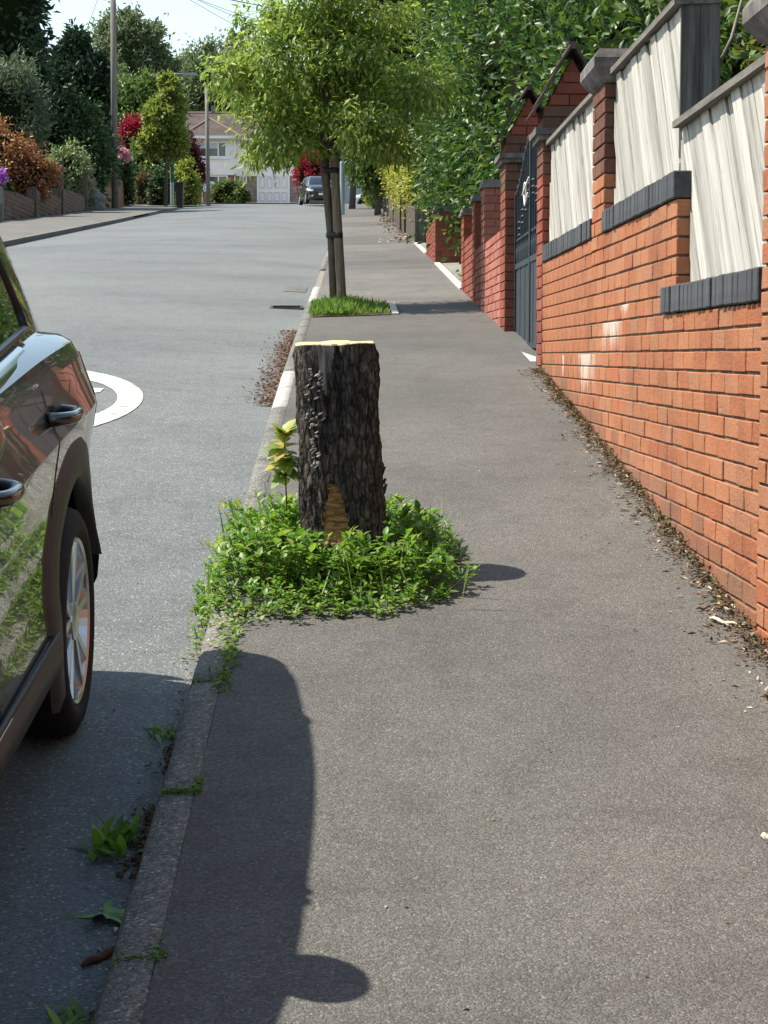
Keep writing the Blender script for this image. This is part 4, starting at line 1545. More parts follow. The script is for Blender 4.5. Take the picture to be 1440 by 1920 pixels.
# fallen sycamore leaf, bark chip, dry sticks
x0, y0 = -.535, 3.93
z0 = road_z(x0, y0) + .012
t = thing('fallen_leaf', (x0, y0, z0), 'single large green leaf lying on the shaded road by the kerb', 'leaf')
pts = []
for i in range(40):
    a = 2 * math.pi * i / 40
    r = .035 * (1 + .5 * math.cos(5 * a)) + .012 * math.cos(10 * a)
    pts.append((x0 + r * 1.35 * math.cos(a + .4), y0 + r * 1.25 * math.sin(a + .4), z0 + .012 * math.sin(2 * a) + .004 * math.cos(5 * a)))
Vv = pts + [(x0, y0, z0 + .004)]
m_gl = M('fallen_leaf_green', [(.09, .17, .045), (.17, .26, .085)], .5, 30, 4)
obj('blade', Vv, [(i, (i + 1) % 40, 40) for i in range(40)], m_gl, t, True)
MB().tube([(x0 - .03, y0 - .005, z0), (x0 - .06, y0 - .01, z0 + .004), (x0 - .095, y0 - .004, z0 + .001)], .0016, 5).build('stalk', m_gl, t)
m_chip = M('bark_chip', [(.05, .025, .015), (.16, .07, .035)], .85, 14, 5, bump=.6)
p0 = Vector((-.54, 3.78, road_z(-.54, 3.78) + .008))


def chip(name, label, cat, a, b, r, mat):
    mb = MB()
    a, b = Vector(a), Vector(b)
    pts = [a.lerp(b, t) + Vector((0, 0, .004 * math.sin(t * 9))) for t in np.linspace(0, 1, 7)]
    mb.tube(pts, [r * k for k in (.5, .9, 1, .85, 1, .8, .35)], 7)
    return tag(mb.build(name, mat, None, True), label, cat)


a_, b_ = (-.555, 3.69), (-.492, 3.775)
chip('bark_piece', 'brown strip of bark lying on the dark road beside the kerb', 'bark', (*a_, road_z(*a_) + .008), (*b_, road_z(*b_) + .010), .009, m_chip)
a_, b_ = (1.135, 5.78), (1.20, 5.66)
m_stick = M('dry_stick', [(.42, .36, .26), (.62, .55, .42)], .8, 10, 4)
chip('stick', 'pale dry stick lying in the litter at the foot of the orange wall', 'stick', (*a_, pave_z(*a_) + .01), (*b_, pave_z(*b_) + .018), .006, m_stick)
a_, b_ = (1.115, 5.90), (1.165, 5.92)
chip('stick', 'short dark stick just beyond the pale stick by the wall', 'stick', (*a_, pave_z(*a_) + .008), (*b_, pave_z(*b_) + .008), .004, m_chip)
a_, b_ = (.905, 3.98), (.925, 3.965)
chip('dry_leaf', 'small pale leaf curled alone on the open pavement', 'leaf', (*a_, pave_z(*a_) + .004), (*b_, pave_z(*b_) + .006), .008, m_stick)

# ------------------------------------------------------------------ staked street tree
TX, TY = -.135, 18.5
tz = pave_z(TX, TY)
pit = sheet('tree_pit', lambda y: (KX + .1, .38), pave_z, list(np.linspace(17.35, 19.0, 5)), m_soil, lift=.0085, nx=3)
mb = MB()
mb.box(.38, .44, 17.35, 19.0, pave_z(.4, 17.35) - .1, pave_z(.4, 17.35) + .02, (G(19) - G(17.35)) / 1.65)
mb.build('pit_edging', m_white_edge)['kind'] = 'structure'
n = 3800
x = RNG.uniform(-.40, .36, n); yy = RNG.uniform(17.4, 18.95, n)
dens = np.exp(-((x + .12) / .3) ** 2)
ok = RNG.random(n) < .15 + .85 * dens
x, yy, dens = x[ok], yy[ok], dens[ok]
z = np.array([pave_z(a, b) for a, b in zip(x, yy)]) + .01
n = len(x)
az = RNG.uniform(0, 6.28, n); el = RNG.uniform(.5, 1.45, n)
gr = leaf_arrays(np.stack([x, yy, z], 1), np.stack([np.cos(az) * np.cos(el), np.sin(az) * np.cos(el), np.sin(el)], 1), np.stack([-np.cos(az), -np.sin(az), np.full(n, .5)], 1),
                 RNG.uniform(.05, .17, n) * (.35 + .65 * dens), RNG.uniform(.009, .022, n), True)
gt = thing('grass_tuft', (TX, 18.2, tz), 'tuft of bright grass and weeds at the foot of the staked young tree', 'grass')
link(bpy.data.objects.new('foliage', tri_mesh('foliage', [gr], l_grass)), gt)

tt = thing('street_tree', (TX, TY, tz), 'young street tree with drooping narrow leaves, tied to a stake on the pavement', 'tree', 'street trees')
b0 = P(628, 552, TY); b0.z = tz - .05
path = [b0, P(622, 450, TY), P(612, 350, TY), P(607, 280, TY), P(612, 180, TY), P(618, 90, TY), P(622, 0, TY), P(624, -50, TY)]
mb = MB().tube(path, [.047, .043, .042, .05, .042, .032, .022, .012], 12)
lobes = [(520, 110, 75, 85), (470, 145, 75, 50), (600, 40, 95, 75), (690, 110, 100, 80), (780, 165, 75, 55), (600, 200, 95, 70), (520, 235, 70, 65), (690, 235, 75, 55),
         (560, 20, 60, 60), (700, 20, 90, 60), (640, 130, 90, 70), (820, 165, 38, 34), (425, 140, 38, 40), (545, 275, 55, 30), (740, 275, 45, 25), (480, 285, 28, 22), (640, -60, 90, 60),
         (455, 55, 22, 34), (500, 75, 40, 45)]
bl = []
for (px, py, rx, ry) in lobes:
    dY = random.uniform(-.5, .5)
    c = P(px, py, TY + dY)
    s = TY / F
    bl.append((tuple(c), (rx * s, rx * s * .9 + .1, ry * s), int(18 + rx * ry * .28)))
me, cents = crown_mesh('crown', l_street, bl, .082, .30, True, 0, droop=.5, up=.5, hang=.55, clumps=17, cs=.40, inner=.2)
link(bpy.data.objects.new('crown', me), tt)
pv = [Vector(p) for p in path]
for (c, r, n_) in bl:
    c = Vector(c)
    s = min(pv[3:], key=lambda p: abs(p.z - (c.z - .5 * (abs(c.x - TX) + .2))))
    mb.tube([s, s.lerp(c, .5) + Vector((0, 0, .10)), c + Vector((0, 0, .02))], [.018, .012, .004], 6, False)
for q in cents[::3]:
    q = Vector(q); c = min((Vector(b[0]) for b in bl), key=lambda v: (v - q).length)
    mb.tube([c, c.lerp(q, .6) + Vector((0, 0, .03)), q], [.006, .004, .0015], 4, False)
mb.build('trunk', m_trunk, tt, True)
sk = thing('tree_stake', (TX + .08, TY, tz), 'round timber stake leaning beside the young street tree', 'stake')
s0 = P(643, 556, TY - .1); s0.z = pave_z(s0.x, s0.y) - .1
fix_normals(MB().tube([s0, P(633, 420, TY - .1), P(626, 290, TY - .1)], [.048, .045, .043], 10).build('post', m_stake, sk))
for k, (py, xl, xr) in enumerate(((319, 606, 633), (441, 615, 640))):
    tr_c, st_c = P(xl + 5, py, TY), P(xr - 6, py, TY - .1)
    mid = (tr_c + st_c) / 2
    d = (st_c - tr_c); ln = d.length
    pts = []
    for a in np.linspace(0, 2 * math.pi, 25):
        pts.append(mid + d.normalized() * math.cos(a) * (ln / 2 + .055) + Vector((0, 0, 1)).cross(d.normalized()) * math.sin(a) * .06)
    V, FA = [], []
    for p in pts[:-1]:
        V += [p + Vector((0, 0, -.026)), p + Vector((0, 0, .026))]
    nn = len(pts) - 1
    FA = [(2 * i, 2 * ((i + 1) % nn), 2 * ((i + 1) % nn) + 1, 2 * i + 1) for i in range(nn)]
    o = obj('tree_tie', V, FA, m_strap, None, True)
    md = o.modifiers.new('thick', 'SOLIDIFY'); md.thickness = .008
    tag(o, ('upper black strap tying the young tree to its stake', 'lower black strap tying the young tree to its stake')[k], 'strap', 'black straps round the staked tree')


# ------------------------------------------------------------------ the car
m_body = PAINT('car_paint', (.008, .009, .009), .1)
m_clad = M('grey_cladding', [(.034, .035, .034), (.048, .049, .047)], .5, 30, 3, spec=.4)
m_tyre = M('tyre_rubber', [(.009, .009, .010), (.016, .016, .017)], .75, 30, 3)
m_alloy = M('alloy', (.55, .55, .56), .28, metal=.9)
m_black = M('black_trim', (.010, .010, .011), .35, spec=.5)
m_liner = M('arch_liner', (.006, .006, .006), .9)
m_glass = M('car_glass', (.010, .013, .013), .03, spec=.9, coat=.6)
m_chrome = M('bright_trim', (.60, .62, .64), .16, metal=1)
m_tail = M('tail_lens', (.25, .012, .010), .1, spec=.8, coat=1)
m_head = M('head_lens', (.55, .58, .6), .08, spec=.9, coat=1)
m_plate = M('number_plate', (.72, .72, .70), .5)
m_bodyw = PAINT('white_car_paint', (.62, .63, .64), 0)

WB, CW = 1.30, .89               # half wheelbase, half width
ST = np.array([  # y, inset, belt z, sill z
    (-2.15, .34, .66, .32), (-2.11, .22, .76, .26), (-1.98, .09, .86, .21), (-1.65, .025, .97, .20), (-1.05, .0, 1.055, .20), (-.6, .0, 1.075, .20), (0, .0, 1.09, .20),
    (.6, .0, 1.10, .20), (1.1, .0, 1.105, .20), (1.45, .0, 1.10, .21), (1.70, .008, 1.09, .24), (1.83, .045, 1.075, .28), (1.90, .10, 1.05, .34), (1.93, .19, .99, .40)])
LV = np.array([  # share of height, inset
    (0, .13), (.06, .045), (.14, .012), (.22, .004), (.235, .018), (.34, .030), (.45, .034), (.58, .026), (.70, .010), (.765, .0), (.80, .012), (.86, .030), (.93, .048), (.975, .068), (1.0, .105)])


def body_point(y, lv):
    ins = float(pchip(ST[:, 0], ST[:, 1], y)); zt = float(pchip(ST[:, 0], ST[:, 2], y)); zb = float(pchip(ST[:, 0], ST[:, 3], y))
    li = float(np.interp(lv, LV[:, 0], LV[:, 1]))
    return CW - ins - li, zb + (zt - zb) * lv


def side_x(y, z):
    """outside of the body at a height z"""
    zt = float(pchip(ST[:, 0], ST[:, 2], y)); zb = float(pchip(ST[:, 0], ST[:, 3], y))
    return body_point(y, (z - zb) / (zt - zb))[0]


def car_body(parent):
    ys = np.unique(np.concatenate([np.linspace(-2.15, -1.9, 10), np.linspace(-1.9, 1.6, 50), np.linspace(1.6, 1.93, 16)]))
    lv = np.unique(np.concatenate([LV[:, 0], np.linspace(0, 1, 26)]))
    V, FA = [], []
    ring_n = None
    for yv in ys:
        sec = []
        for l in lv: sec.append(body_point(yv, l))
        xt, zt = sec[-1]
        top = [(xt * f, zt + .045 * (1 - f * f)) for f in (.88, .7, .45, 0)]
        half = sec + top
        ring_ = [(x, z) for x, z in half] + [(-x, z) for x, z in half[::-1][1:]]
        ring_n = len(ring_)
        V += [(x, yv, z) for x, z in ring_]
    for j in range(len(ys) - 1):
        for i in range(ring_n):
            i2 = (i + 1) % ring_n
            FA.append((j * ring_n + i, j * ring_n + i2, (j + 1) * ring_n + i2, (j + 1) * ring_n + i))
    FA.append(tuple(range(ring_n))[::-1]); FA.append(tuple((len(ys) - 1) * ring_n + i for i in range(ring_n)))
    me = mesh('body', V, FA, [m_body, m_liner])
    o = bpy.data.objects.new('body', me)
    COL.objects.link(o)
    fix_normals(o)
    cutters = []
    for yc in (-WB, WB):
        for s in (-1, 1):
            mb = MB().tube([(s * .58, yc, .345), (s * 1.1, yc, .345)], .392, 48)
            c = mb.build('cutter', [m_body, m_liner])
            fix_normals(c)
            c.data.polygons.foreach_set('material_index', [1] * len(c.data.polygons))
            md = o.modifiers.new('cut', 'BOOLEAN'); md.operation = 'DIFFERENCE'; md.object = c; md.solver = 'EXACT'
            cutters.append(c)
    dg = bpy.context.evaluated_depsgraph_get()
    me2 = bpy.data.meshes.new_from_object(o.evaluated_get(dg))
    me2.name = 'body'
    o.modifiers.clear()
    o.data = me2
    for c in cutters: bpy.data.objects.remove(c)
    bpy.data.meshes.remove(me)
    o.parent = parent
    me2.polygons.foreach_set('use_smooth', [len(p.vertices) < 40 and abs(p.normal.x) < 2 for p in me2.polygons])
    try: me2.set_sharp_from_angle(angle=R(28))
    except Exception: pass
    return o


def gh(t):
    """greenhouse ring at a share t of its height: front y, rear y, half width (front part), half width (rear), z"""
    k = t
    z = 1.06 + .50 * math.sin(k * math.pi / 2 * .96) / math.sin(math.pi / 2 * .96)
    return (-.98 + .80 * k, 1.88 - .06 * k ** 1.3, .79 - .28 * k ** 1.15, .715 - .205 * k ** 1.0, z)


def gh_x(t, y):
    yf, yr, wf, wr, z = gh(t)
    u = (y - yf) / (yr - yf)
    w = wf + (wr - wf) * min(1, max(0, (u - .45) / .55)) ** 1.5
    w += .02 * t - .075 * t * ((u - .48) / .5) ** 2
    fr_ = min(1, max(0, u / .14)); w *= .86 + .14 * math.sin(fr_ * math.pi / 2)
    return w


def car_greenhouse(parent):
    V, FA = [], []
    NT, NY = 12, 34
    rings = []
    for i in range(NT + 1):
        t = i / NT
        yf, yr, wf, wr, z = gh(t)
        rg = []
        us = np.linspace(0, 1, NY)
        for u in us:
            y = yf + (yr - yf) * u
            e = min(1, max(0, (1 - u) / .04)); e = .90 + .10 * math.sin(e * math.pi / 2)
            rg.append((gh_x(t, y) * e, y, z))
        # rounded front and back across the width
        nb_ = 8
        w_end = rg[-1][0]
        back = [(w_end * math.cos(math.pi * k / nb_), yr + .05 * math.sin(math.pi * k / nb_), z) for k in range(1, nb_)]
        w_f = rg[0][0]
        front = [(-w_f * math.cos(math.pi * k / nb_), yf - .10 * math.sin(math.pi * k / nb_), z) for k in range(1, nb_)]
        rings.append(rg + back + [(-x, y, zz) for x, y, zz in rg[::-1]] + front)
    top = rings[-1]
    cx, cy = 0, sum(p[1] for p in top) / len(top)
    for f in (.9, .7, .4, .1):
        rings.append([(p[0] * f, cy + (p[1] - cy) * f, p[2] + .035 * (1 - f * f)) for p in top])
    n = len(top)
    for rg in rings: V += rg
    for j in range(len(rings) - 1):
        for i in range(n):
            i2 = (i + 1) % n
            FA.append((j * n + i, j * n + i2, (j + 1) * n + i2, (j + 1) * n + i))
    FA.append(tuple((len(rings) - 1) * n + i for i in range(n)))
    o = obj('roof', V, FA, m_body, parent, True)
    fix_normals(o)
    # side windows
    for s in (-1, 1):
        for (ya, yb) in ((-.56, .14), (.19, 1.42)):
            Vw, Fw = [], []
            for i in range(9):
                t = .10 + .74 * i / 8
                yf, yr, _, _, z = gh(t)
                y0 = max(ya, yf + .16)
                y1 = yb - .14 * max(0, t - .1) if yb > .5 else yb
                if yb > .5: z += .0
                for k in range(9):
                    yy = y0 + (y1 - y0) * k / 8
                    Vw.append((s * (gh_x(t, yy) + .004), yy, z))
            for i in range(8):
                for k in range(8):
                    a = i * 9 + k
                    Fw.append((a, a + 1, a + 10, a + 9) if s > 0 else (a + 9, a + 10, a + 1, a))
            obj('side_window', Vw, Fw, m_glass, parent, True)
            # rubber frame round the glass
            edge = [Vw[k] for k in range(9)] + [Vw[i * 9 + 8] for i in range(1, 9)] + [Vw[72 + k] for k in range(7, -1, -1)] + [Vw[i * 9] for i in range(7, 0, -1)]
            MB().tube(edge + edge[:1], .012, 6, False).build('window_seal', m_black, parent, True)
        # bright strip along the foot of the windows
        V2, F2 = [], []
        ys_ = np.linspace(-.55, 1.14, 24)
        for yy in ys_:
            x0_ = gh_x(0, yy)
            V2 += [(s * (x0_ + .030), yy, 1.084), (s * (x0_ + .027), yy, 1.094), (s * (x0_ + .004), yy, 1.116), (s * (x0_ - .014), yy, 1.120)]
        for i in range(len(ys_) - 1):
            for k in range(3):
                q = (4*i + k, 4*i + k + 4, 4*i + k + 5, 4*i + k + 1)
                F2.append(q if s > 0 else q[::-1])
        obj('window_trim', V2, F2, m_chrome, parent, True)
    # windscreen and rear window
    for (t0, t1, fr_) in ((.08, .92, True), (.18, .84, False)):
        Vw, Fw = [], []
        for i in range(9):
            t = t0 + (t1 - t0) * i / 8
            yf, yr, wf, wr, z = gh(t)
            w = (gh_x(t, yf) if fr_ else gh_x(t, yr) * .80) * .93
            for k in range(9):
                u = -1 + 2 * k / 8
                yy = (yf - .10 * math.sqrt(max(0, 1 - u * u * .86)) - .006) if fr_ else (yr + .05 * math.sqrt(max(0, 1 - u * u * .86)) + .006)
                Vw.append((u * w, yy, z))
        for i in range(8):
            for k in range(8):
                a = i * 9 + k
                Fw.append((a, a + 1, a + 10, a + 9) if fr_ else (a + 9, a + 10, a + 1, a))
        obj('windscreen' if fr_ else 'rear_window', Vw, Fw, m_glass, parent, True)
    mb = MB()
    w = gh(1)[3]
    mb.prism([(1.60, 1.575), (1.89, 1.535), (1.89, 1.515), (1.64, 1.53)], 'x', -w * .95, w * .95)
    fix_normals(mb.build('roof_spoiler', m_body, parent))


def car_wheel(parent, yc, s):
    wo = bpy.data.objects.new('wheel', None)
    link(wo, parent)
    r0, rr_ = .325, .235
    xo = CW - .012
    prof = [(-.20, .20), (-.205, .29), (-.19, .315), (-.15, .325), (-.05, .325), (-.018, .313), (-.004, .29), (-.002, .262), (-.012, .240), (-.03, rr_ - .004)]
    V, FA = [], []
    N = 56
    for (dx, r) in prof:
        for k in range(N):
            a = 2 * math.pi * k / N
            V.append((s * (xo + dx), yc + r * math.cos(a), r0 + r * math.sin(a)))
    for i in range(len(prof) - 1):
        for k in range(N):
            q = (i * N + k, i * N + (k + 1) % N, (i + 1) * N + (k + 1) % N, (i + 1) * N + k)
            FA.append(q)
    fix_normals(obj('tyre', V, FA, m_tyre, wo, True))
    mb = MB()
    prof = [(-.016, .238), (-.010, .232), (-.016, .224), (-.05, .215), (-.13, .205)]
    base = len(mb.v)
    V, FA = [], []
    for (dx, r) in prof:
        for k in range(N):
            a = 2 * math.pi * k / N
            V.append((s * (xo + dx), yc + r * math.cos(a), r0 + r * math.sin(a)))
    for i in range(len(prof) - 1):
        for k in range(N):
            FA.append((i * N + k, i * N + (k + 1) % N, (i + 1) * N + (k + 1) % N, (i + 1) * N + k))
    mb.add(V, FA)
    for k in range(5):
        for dv in (-.17, .17):
            a = 2 * math.pi * k / 5 + .3
            a1 = a + dv * .55; a2 = a + dv * 1.35
            def pt(r, an, off, dx):
                return (s * (xo + dx), yc + r * math.cos(an) - off * math.sin(an), r0 + r * math.sin(an) + off * math.cos(an))
            q = [pt(.045, a1, -.014, -.055), pt(.045, a1, .014, -.055), pt(.222, a2, .020, -.045), pt(.222, a2, -.020, -.045),
                 pt(.045, a1, -.010, -.022), pt(.045, a1, .010, -.022), pt(.222, a2, .013, -.014), pt(.222, a2, -.013, -.014)]
            mb.hexa(q)
    mb.tube([(s * (xo - .06), yc, r0), (s * (xo - .018), yc, r0), (s * (xo - .012), yc, r0)], [.06, .055, .03], 20)
    fix_normals(mb.build('rim', m_alloy, wo, False))
    MB().tube([(s * (xo - .10), yc, r0), (s * (xo - .085), yc, r0)], .15, 32).build('brake_disc', m_drain, wo)
    return wo


def make_car():
    c = bpy.data.objects.new('parked_car', None)
    COL.objects.link(c)
    car_body(c)
    car_greenhouse(c)
    for s in (-1, 1):
        for yc in (-WB, WB):
            car_wheel(c, yc, s)
            # flared grey trim round the arch
            V, FA = [], []
            n = 30
            for k in range(n + 1):
                a = .22 + (math.pi + .08) * k / n
                tp = .06 + .94 * min(1, max(0, (a - .2) / 1.15)) ** .8
                for (r, dx) in ((.385, -.03), (.388, .012), (.40, .018), (.485, .012), (.503, -.004)):
                    r = .388 + (r - .388) * tp if r > .388 else r
                    yy, zz = yc + r * math.cos(a), .345 + r * math.sin(a)
                    zz = max(zz, .205)
                    V.append((s * (side_x(.9, max(zz, .42)) + dx), yy, zz))
            for k in range(n):
                for i in range(4):
                    q = (k * 5 + i, (k + 1) * 5 + i, (k + 1) * 5 + i + 1, k * 5 + i + 1)
                    FA.append(q)
            fix_normals(obj('wheel_arch_trim', V, FA, m_clad, c, True))
        V, FA = [], []
        ys_ = np.linspace(-.86, .86, 22)
        for yy in ys_:
            for (z, dx) in ((.20, -.03), (.25, .012), (.33, .016), (.385, .012), (.40, -.002)):
                V.append((s * (side_x(yy, z) + dx), yy, z))
        for j in range(len(ys_) - 1):
            for i in range(4):
                FA.append((j * 5 + i, (j + 1) * 5 + i, (j + 1) * 5 + i + 1, j * 5 + i + 1))
        fix_normals(obj('sill_trim', V, FA, m_clad, c, True))
        # bright strip above the sill trim
        MB().tube([(s * (side_x(yy, .405) + .004), yy, .408) for yy in ys_], .008, 6, True).build('sill_strip', m_chrome if False else m_clad, c, True)
        # handles: a loop that stands off the door, over a dark dish
        for yh, zh in ((.10, .925), (1.03, .95)):
            L_ = .118
            pts, rad = [], []
            for k in range(15):
                u = -1 + 2 * k / 14
                x = side_x(yh + u * L_, zh) + .058 * (1 - u ** 4) - .004
                pts.append((s * x, yh + u * L_, zh - .006 * u)); rad.append(.0175 if abs(u) < .9 else .020)
            MB().tube(pts, rad, 10).build('door_handle', m_body, c, True)
            V = []
            for k in range(20):
                a = 2 * math.pi * k / 20
                V.append((s * (side_x(yh, zh) + .004), yh + .085 * math.cos(a), zh + .032 * math.sin(a)))
            obj('handle_dish', V, [tuple(range(20)) if s > 0 else tuple(range(20))[::-1]], m_black, c)
        # door joints
        def seam(fn):
            pts = []
            for u in np.linspace(0, 1, 30):
                y, z = fn(u)
                pts.append((s * (side_x(y, z) - .0012), y, z))
            MB().tube(pts, .0034, 5).build('door_joint', m_black, c)
        seam(lambda u: (.14 - .02 * u, .42 + .64 * u))
        seam(lambda u: (-.80 - .02 * u, .42 + .60 * u))
        seam(lambda u: (WB - .475 * math.cos((u - .18) * 1.35) if u < .72 else WB - .475 * math.cos(.54 * 1.35) + .02 * (u - .72), .345 + .475 * math.sin((u - .18) * 1.35) if u < .72 else .345 + .475 * math.sin(.54 * 1.35) + (u - .72) * 1.30))
        # wing mirror
        bmm = bmesh.new()
        bmesh.ops.create_uvsphere(bmm, u_segments=20, v_segments=12, radius=1)
        for v in bmm.verts:
            v.co = Vector((s * (.905 + v.co.x * .085), -.29 + v.co.y * .10 - .03 * v.co.x, 1.11 + v.co.z * .085))
        me = bpy.data.meshes.new('wing_mirror'); bmm.to_mesh(me); bmm.free(); me.materials.append(m_body)
        for p in me.polygons: p.use_smooth = True
        wm = link(bpy.data.objects.new('wing_mirror', me), c)
        MB().prism([(.78, 1.05), (.86, 1.06), (.86, 1.10), (.76, 1.10)] if s > 0 else [(-.78, 1.05), (-.76, 1.10), (-.86, 1.10), (-.86, 1.06)], 'y', -.34, -.27).build('mirror_arm', m_black, wm)
        # lamps
        V, FA = [], []
        for i in range(7):
            z = .80 + .23 * i / 6
            for k in range(9):
                u = k / 8
                yy = 1.76 + .17 * u - .02 * abs(i - 3) / 3 * u
                yy = min(yy, 1.925)
                V.append((s * (side_x(yy, z) + .006), yy + .006, z))
        for i in range(6):
            for k in range(8):
                a = i * 9 + k
                FA.append((a, a + 1, a + 10, a + 9) if s > 0 else (a + 9, a + 10, a + 1, a))
        obj('tail_light', V, FA, m_tail, c, True)
        V, FA = [], []
        for i in range(6):
            for k in range(11):
                u = k / 10
                yy = -2.13 + .42 * u
                z = .66 + .05 * u + (.10 + .035 * u) * i / 5
                V.append((s * (side_x(yy, z) + .008), yy - .006, z))
        for i in range(5):
            for k in range(10):
                a = i * 11 + k
                FA.append((a, a + 1, a + 12, a + 11) if s > 0 else (a + 11, a + 12, a + 1, a))
        obj('headlight', V, FA, m_head, c, True)
        MB().tube([(s * .60, -2.150, .42), (s * .60, -2.155, .42)], .055, 20).build('fog_light', m_head, c)
    MB().box(-.46, .46, -2.165, -2.10, .47, .58).build('grille', m_black, c)
    MB().box(-.56, .56, -2.166, -2.10, .30, .42).build('lower_grille', m_black, c)
    MB().box(-.26, .26, -2.176, -2.167, .455, .565).build('number_plate', m_plate, c)
    MB().box(-.26, .26, 1.935, 1.945, .72, .83).build('number_plate', m_plate, c)
    V = [(x * .95, yy, z) for (yy, z) in ((1.60, .22), (1.95, .30), (1.962, .46), (1.94, .56)) for x in (-.80, -.4, 0, .4, .80)]
    fix_normals(obj('rear_bumper', V, [(j * 5 + i, j * 5 + i + 1, j * 5 + i + 6, j * 5 + i + 5) for j in range(3) for i in range(4)], m_clad, c, True))
    V = [(x, yy, z) for (yy, z) in ((-1.7, .2), (1.6, .2)) for x in (-.74, .74)]
    obj('underside', V, [(0, 1, 3, 2)], m_black, c)
    return c


def copy_tree(o, parent=None):
    c = o.copy(); COL.objects.link(c)
    if parent: c.parent = parent
    for ch in list(o.children): copy_tree(ch, c)
    return c


car = make_car()
CX, CY = -1.64, 3.90
car.location = (CX, CY, road_z(-.8, CY) - .004)
car.rotation_euler = (math.atan((G(5.5) - G(2.9)) / 2.6), 0, 0)
tag(car, 'black car with grey wheel arch trim parked at the near kerb, half in view', 'car', 'parked cars')
c2 = copy_tree(car)
q = P(594, 388, 103.5)
c2.location = (q.x + .05, 103.5, G(103.5) - .08)
c2.rotation_euler = (R(2.5), 0, R(9))
tag(c2, 'dark car facing down the hill in front of the crimson maple bush', 'car', 'parked cars')
c3 = copy_tree(car)
for ch in c3.children:
    if ch.name.split('.')[0] in ('body', 'roof', 'roof_spoiler', 'wing_mirror'):
        ch.data = ch.data.copy(); ch.data.materials[0] = m_bodyw
q = P(720, 378, 117)
c3.location = (q.x, 118, G(118) - .55)
c3.rotation_euler = (0, 0, R(-84))
tag(c3, 'small white car far up the street, mostly hidden behind the lamp column', 'car', 'parked cars')

# ------------------------------------------------------------------ poles, lamp columns, wires
def pole(name, label, cat, pb, pt, Y, r0, r1, mat, group=None):
    b, t_ = P(*pb, Y), P(*pt, Y)
    b.z = G(Y) - .3
    t = thing(name, (b.x, Y, G(Y)), label, cat, group)
    MB().tube([b, t_], [r0, r1], 12).build('shaft', mat, t, True)
    return t, b, t_


pl1, b1, t1 = pole('telegraph_pole', 'tall grey telegraph pole at the left garden wall, rising out of sight', 'pole', (216, 394), (211, -95), 87, .17, .12, m_pole, 'telegraph poles')
for dz in (.5, .9):
    MB().box(t1.x - .6, t1.x + .6, 86.85, 87.15, t1.z - dz - .06, t1.z - dz + .06).build('cross_arm', m_pole, pl1)
pl2, b2, t2 = pole('telegraph_pole', 'thin brown pole standing in front of the white house', 'pole', (391, 387), (387, 156), 101, .12, .09, m_pole, 'telegraph poles')
MB().box(t2.x - .12, t2.x + .12, 100.9, 101.1, t2.z, t2.z + .06).build('pole_cap', m_drain, pl2)


def lamp(label, px, py, Y, arm=None, top=None, base_px=0):
    b = P(px, py, Y); b.z = G(Y) - .2
    t = thing('lamp_column', (b.x, Y, G(Y)), label, 'street lamp', 'street lamps')
    zt = P(px, top, Y).z
    MB().tube([b, b + Vector((0, 0, 2.1)), b + Vector((0, 0, 2.2))], [.095, .095, .06], 14).build('base', m_steel, t, False)
    b2_ = Vector((b.x, b.y, G(Y) + 2.0))
    pts = [b2_ - Vector((0, 0, .0)), Vector((b.x, Y, zt))]
    MB().tube(pts, [.055, .045], 10).build('shaft', m_steel, t, True)
    if arm:
        e = P(*arm, Y)
        MB().tube([(b.x, Y, zt), (b.x + (e.x - b.x) * .25, Y, zt + .22), (e.x, Y, e.z)], .035, 8).build('arm', m_steel, t, True)
        MB().box(e.x - .05, e.x + .65, Y - .12, Y + .12, e.z - .07, e.z + .06).build('lantern', m_steel, t)
    else:
        MB().box(b.x - .62, b.x + .05, Y - .12, Y + .12, zt - .02, zt + .1).build('lantern', m_steel, t)
    return t


lamp('grey steel lamp column with thick base on the right pavement behind the staked tree', 642, 405, 71, None, 90)
lamp('lamp column on the left pavement, its arm above the yellowish street tree', 323, 386, 97, (345, 139), 146)

for i, (p_, q_, lab) in enumerate((
        ((211, -90), (560, 108), 'lowest overhead wire running from the tall pole towards the right'),
        ((211, -80), (560, 78), 'overhead wire second from the lowest in the fan of wires'),
        ((211, -70), (560, 62), 'overhead wire in the middle of the fan above the far trees'),
        ((211, -60), (560, 22), 'thick overhead wire near the top edge above the far trees'),
        ((211, -90), (152, 80), 'overhead wire dropping from the tall pole to the left'))):
    a, b = P(*p_, 87), P(*q_, 112 if i < 4 else 120)
    a.x = t1.x
    pts = [a.lerp(b, u) + Vector((0, 0, -.22 * math.sin(math.pi * u))) for u in np.linspace(0, 1, 14)]
    tag(MB().tube(pts, .014 if i != 3 else .028, 5, False).build('overhead_wire', m_cable), lab, 'wire', 'overhead wires')

# ------------------------------------------------------------------ the white house at the top
HY = 134.0


def HP(px, py, Y=HY): return P(px, py, Y)


hs = thing('house', (HP(450, 382).x, HY, G(HY)), 'white rendered house with brown hipped roof and white garage door at the street end', 'house')
zg = HP(450, 383).z - .4
ze = HP(450, 257).z; zm = HP(450, 328).z
xl, xm_, xr = HP(343, 300).x, HP(441, 300).x, HP(556, 300, HY + 1).x
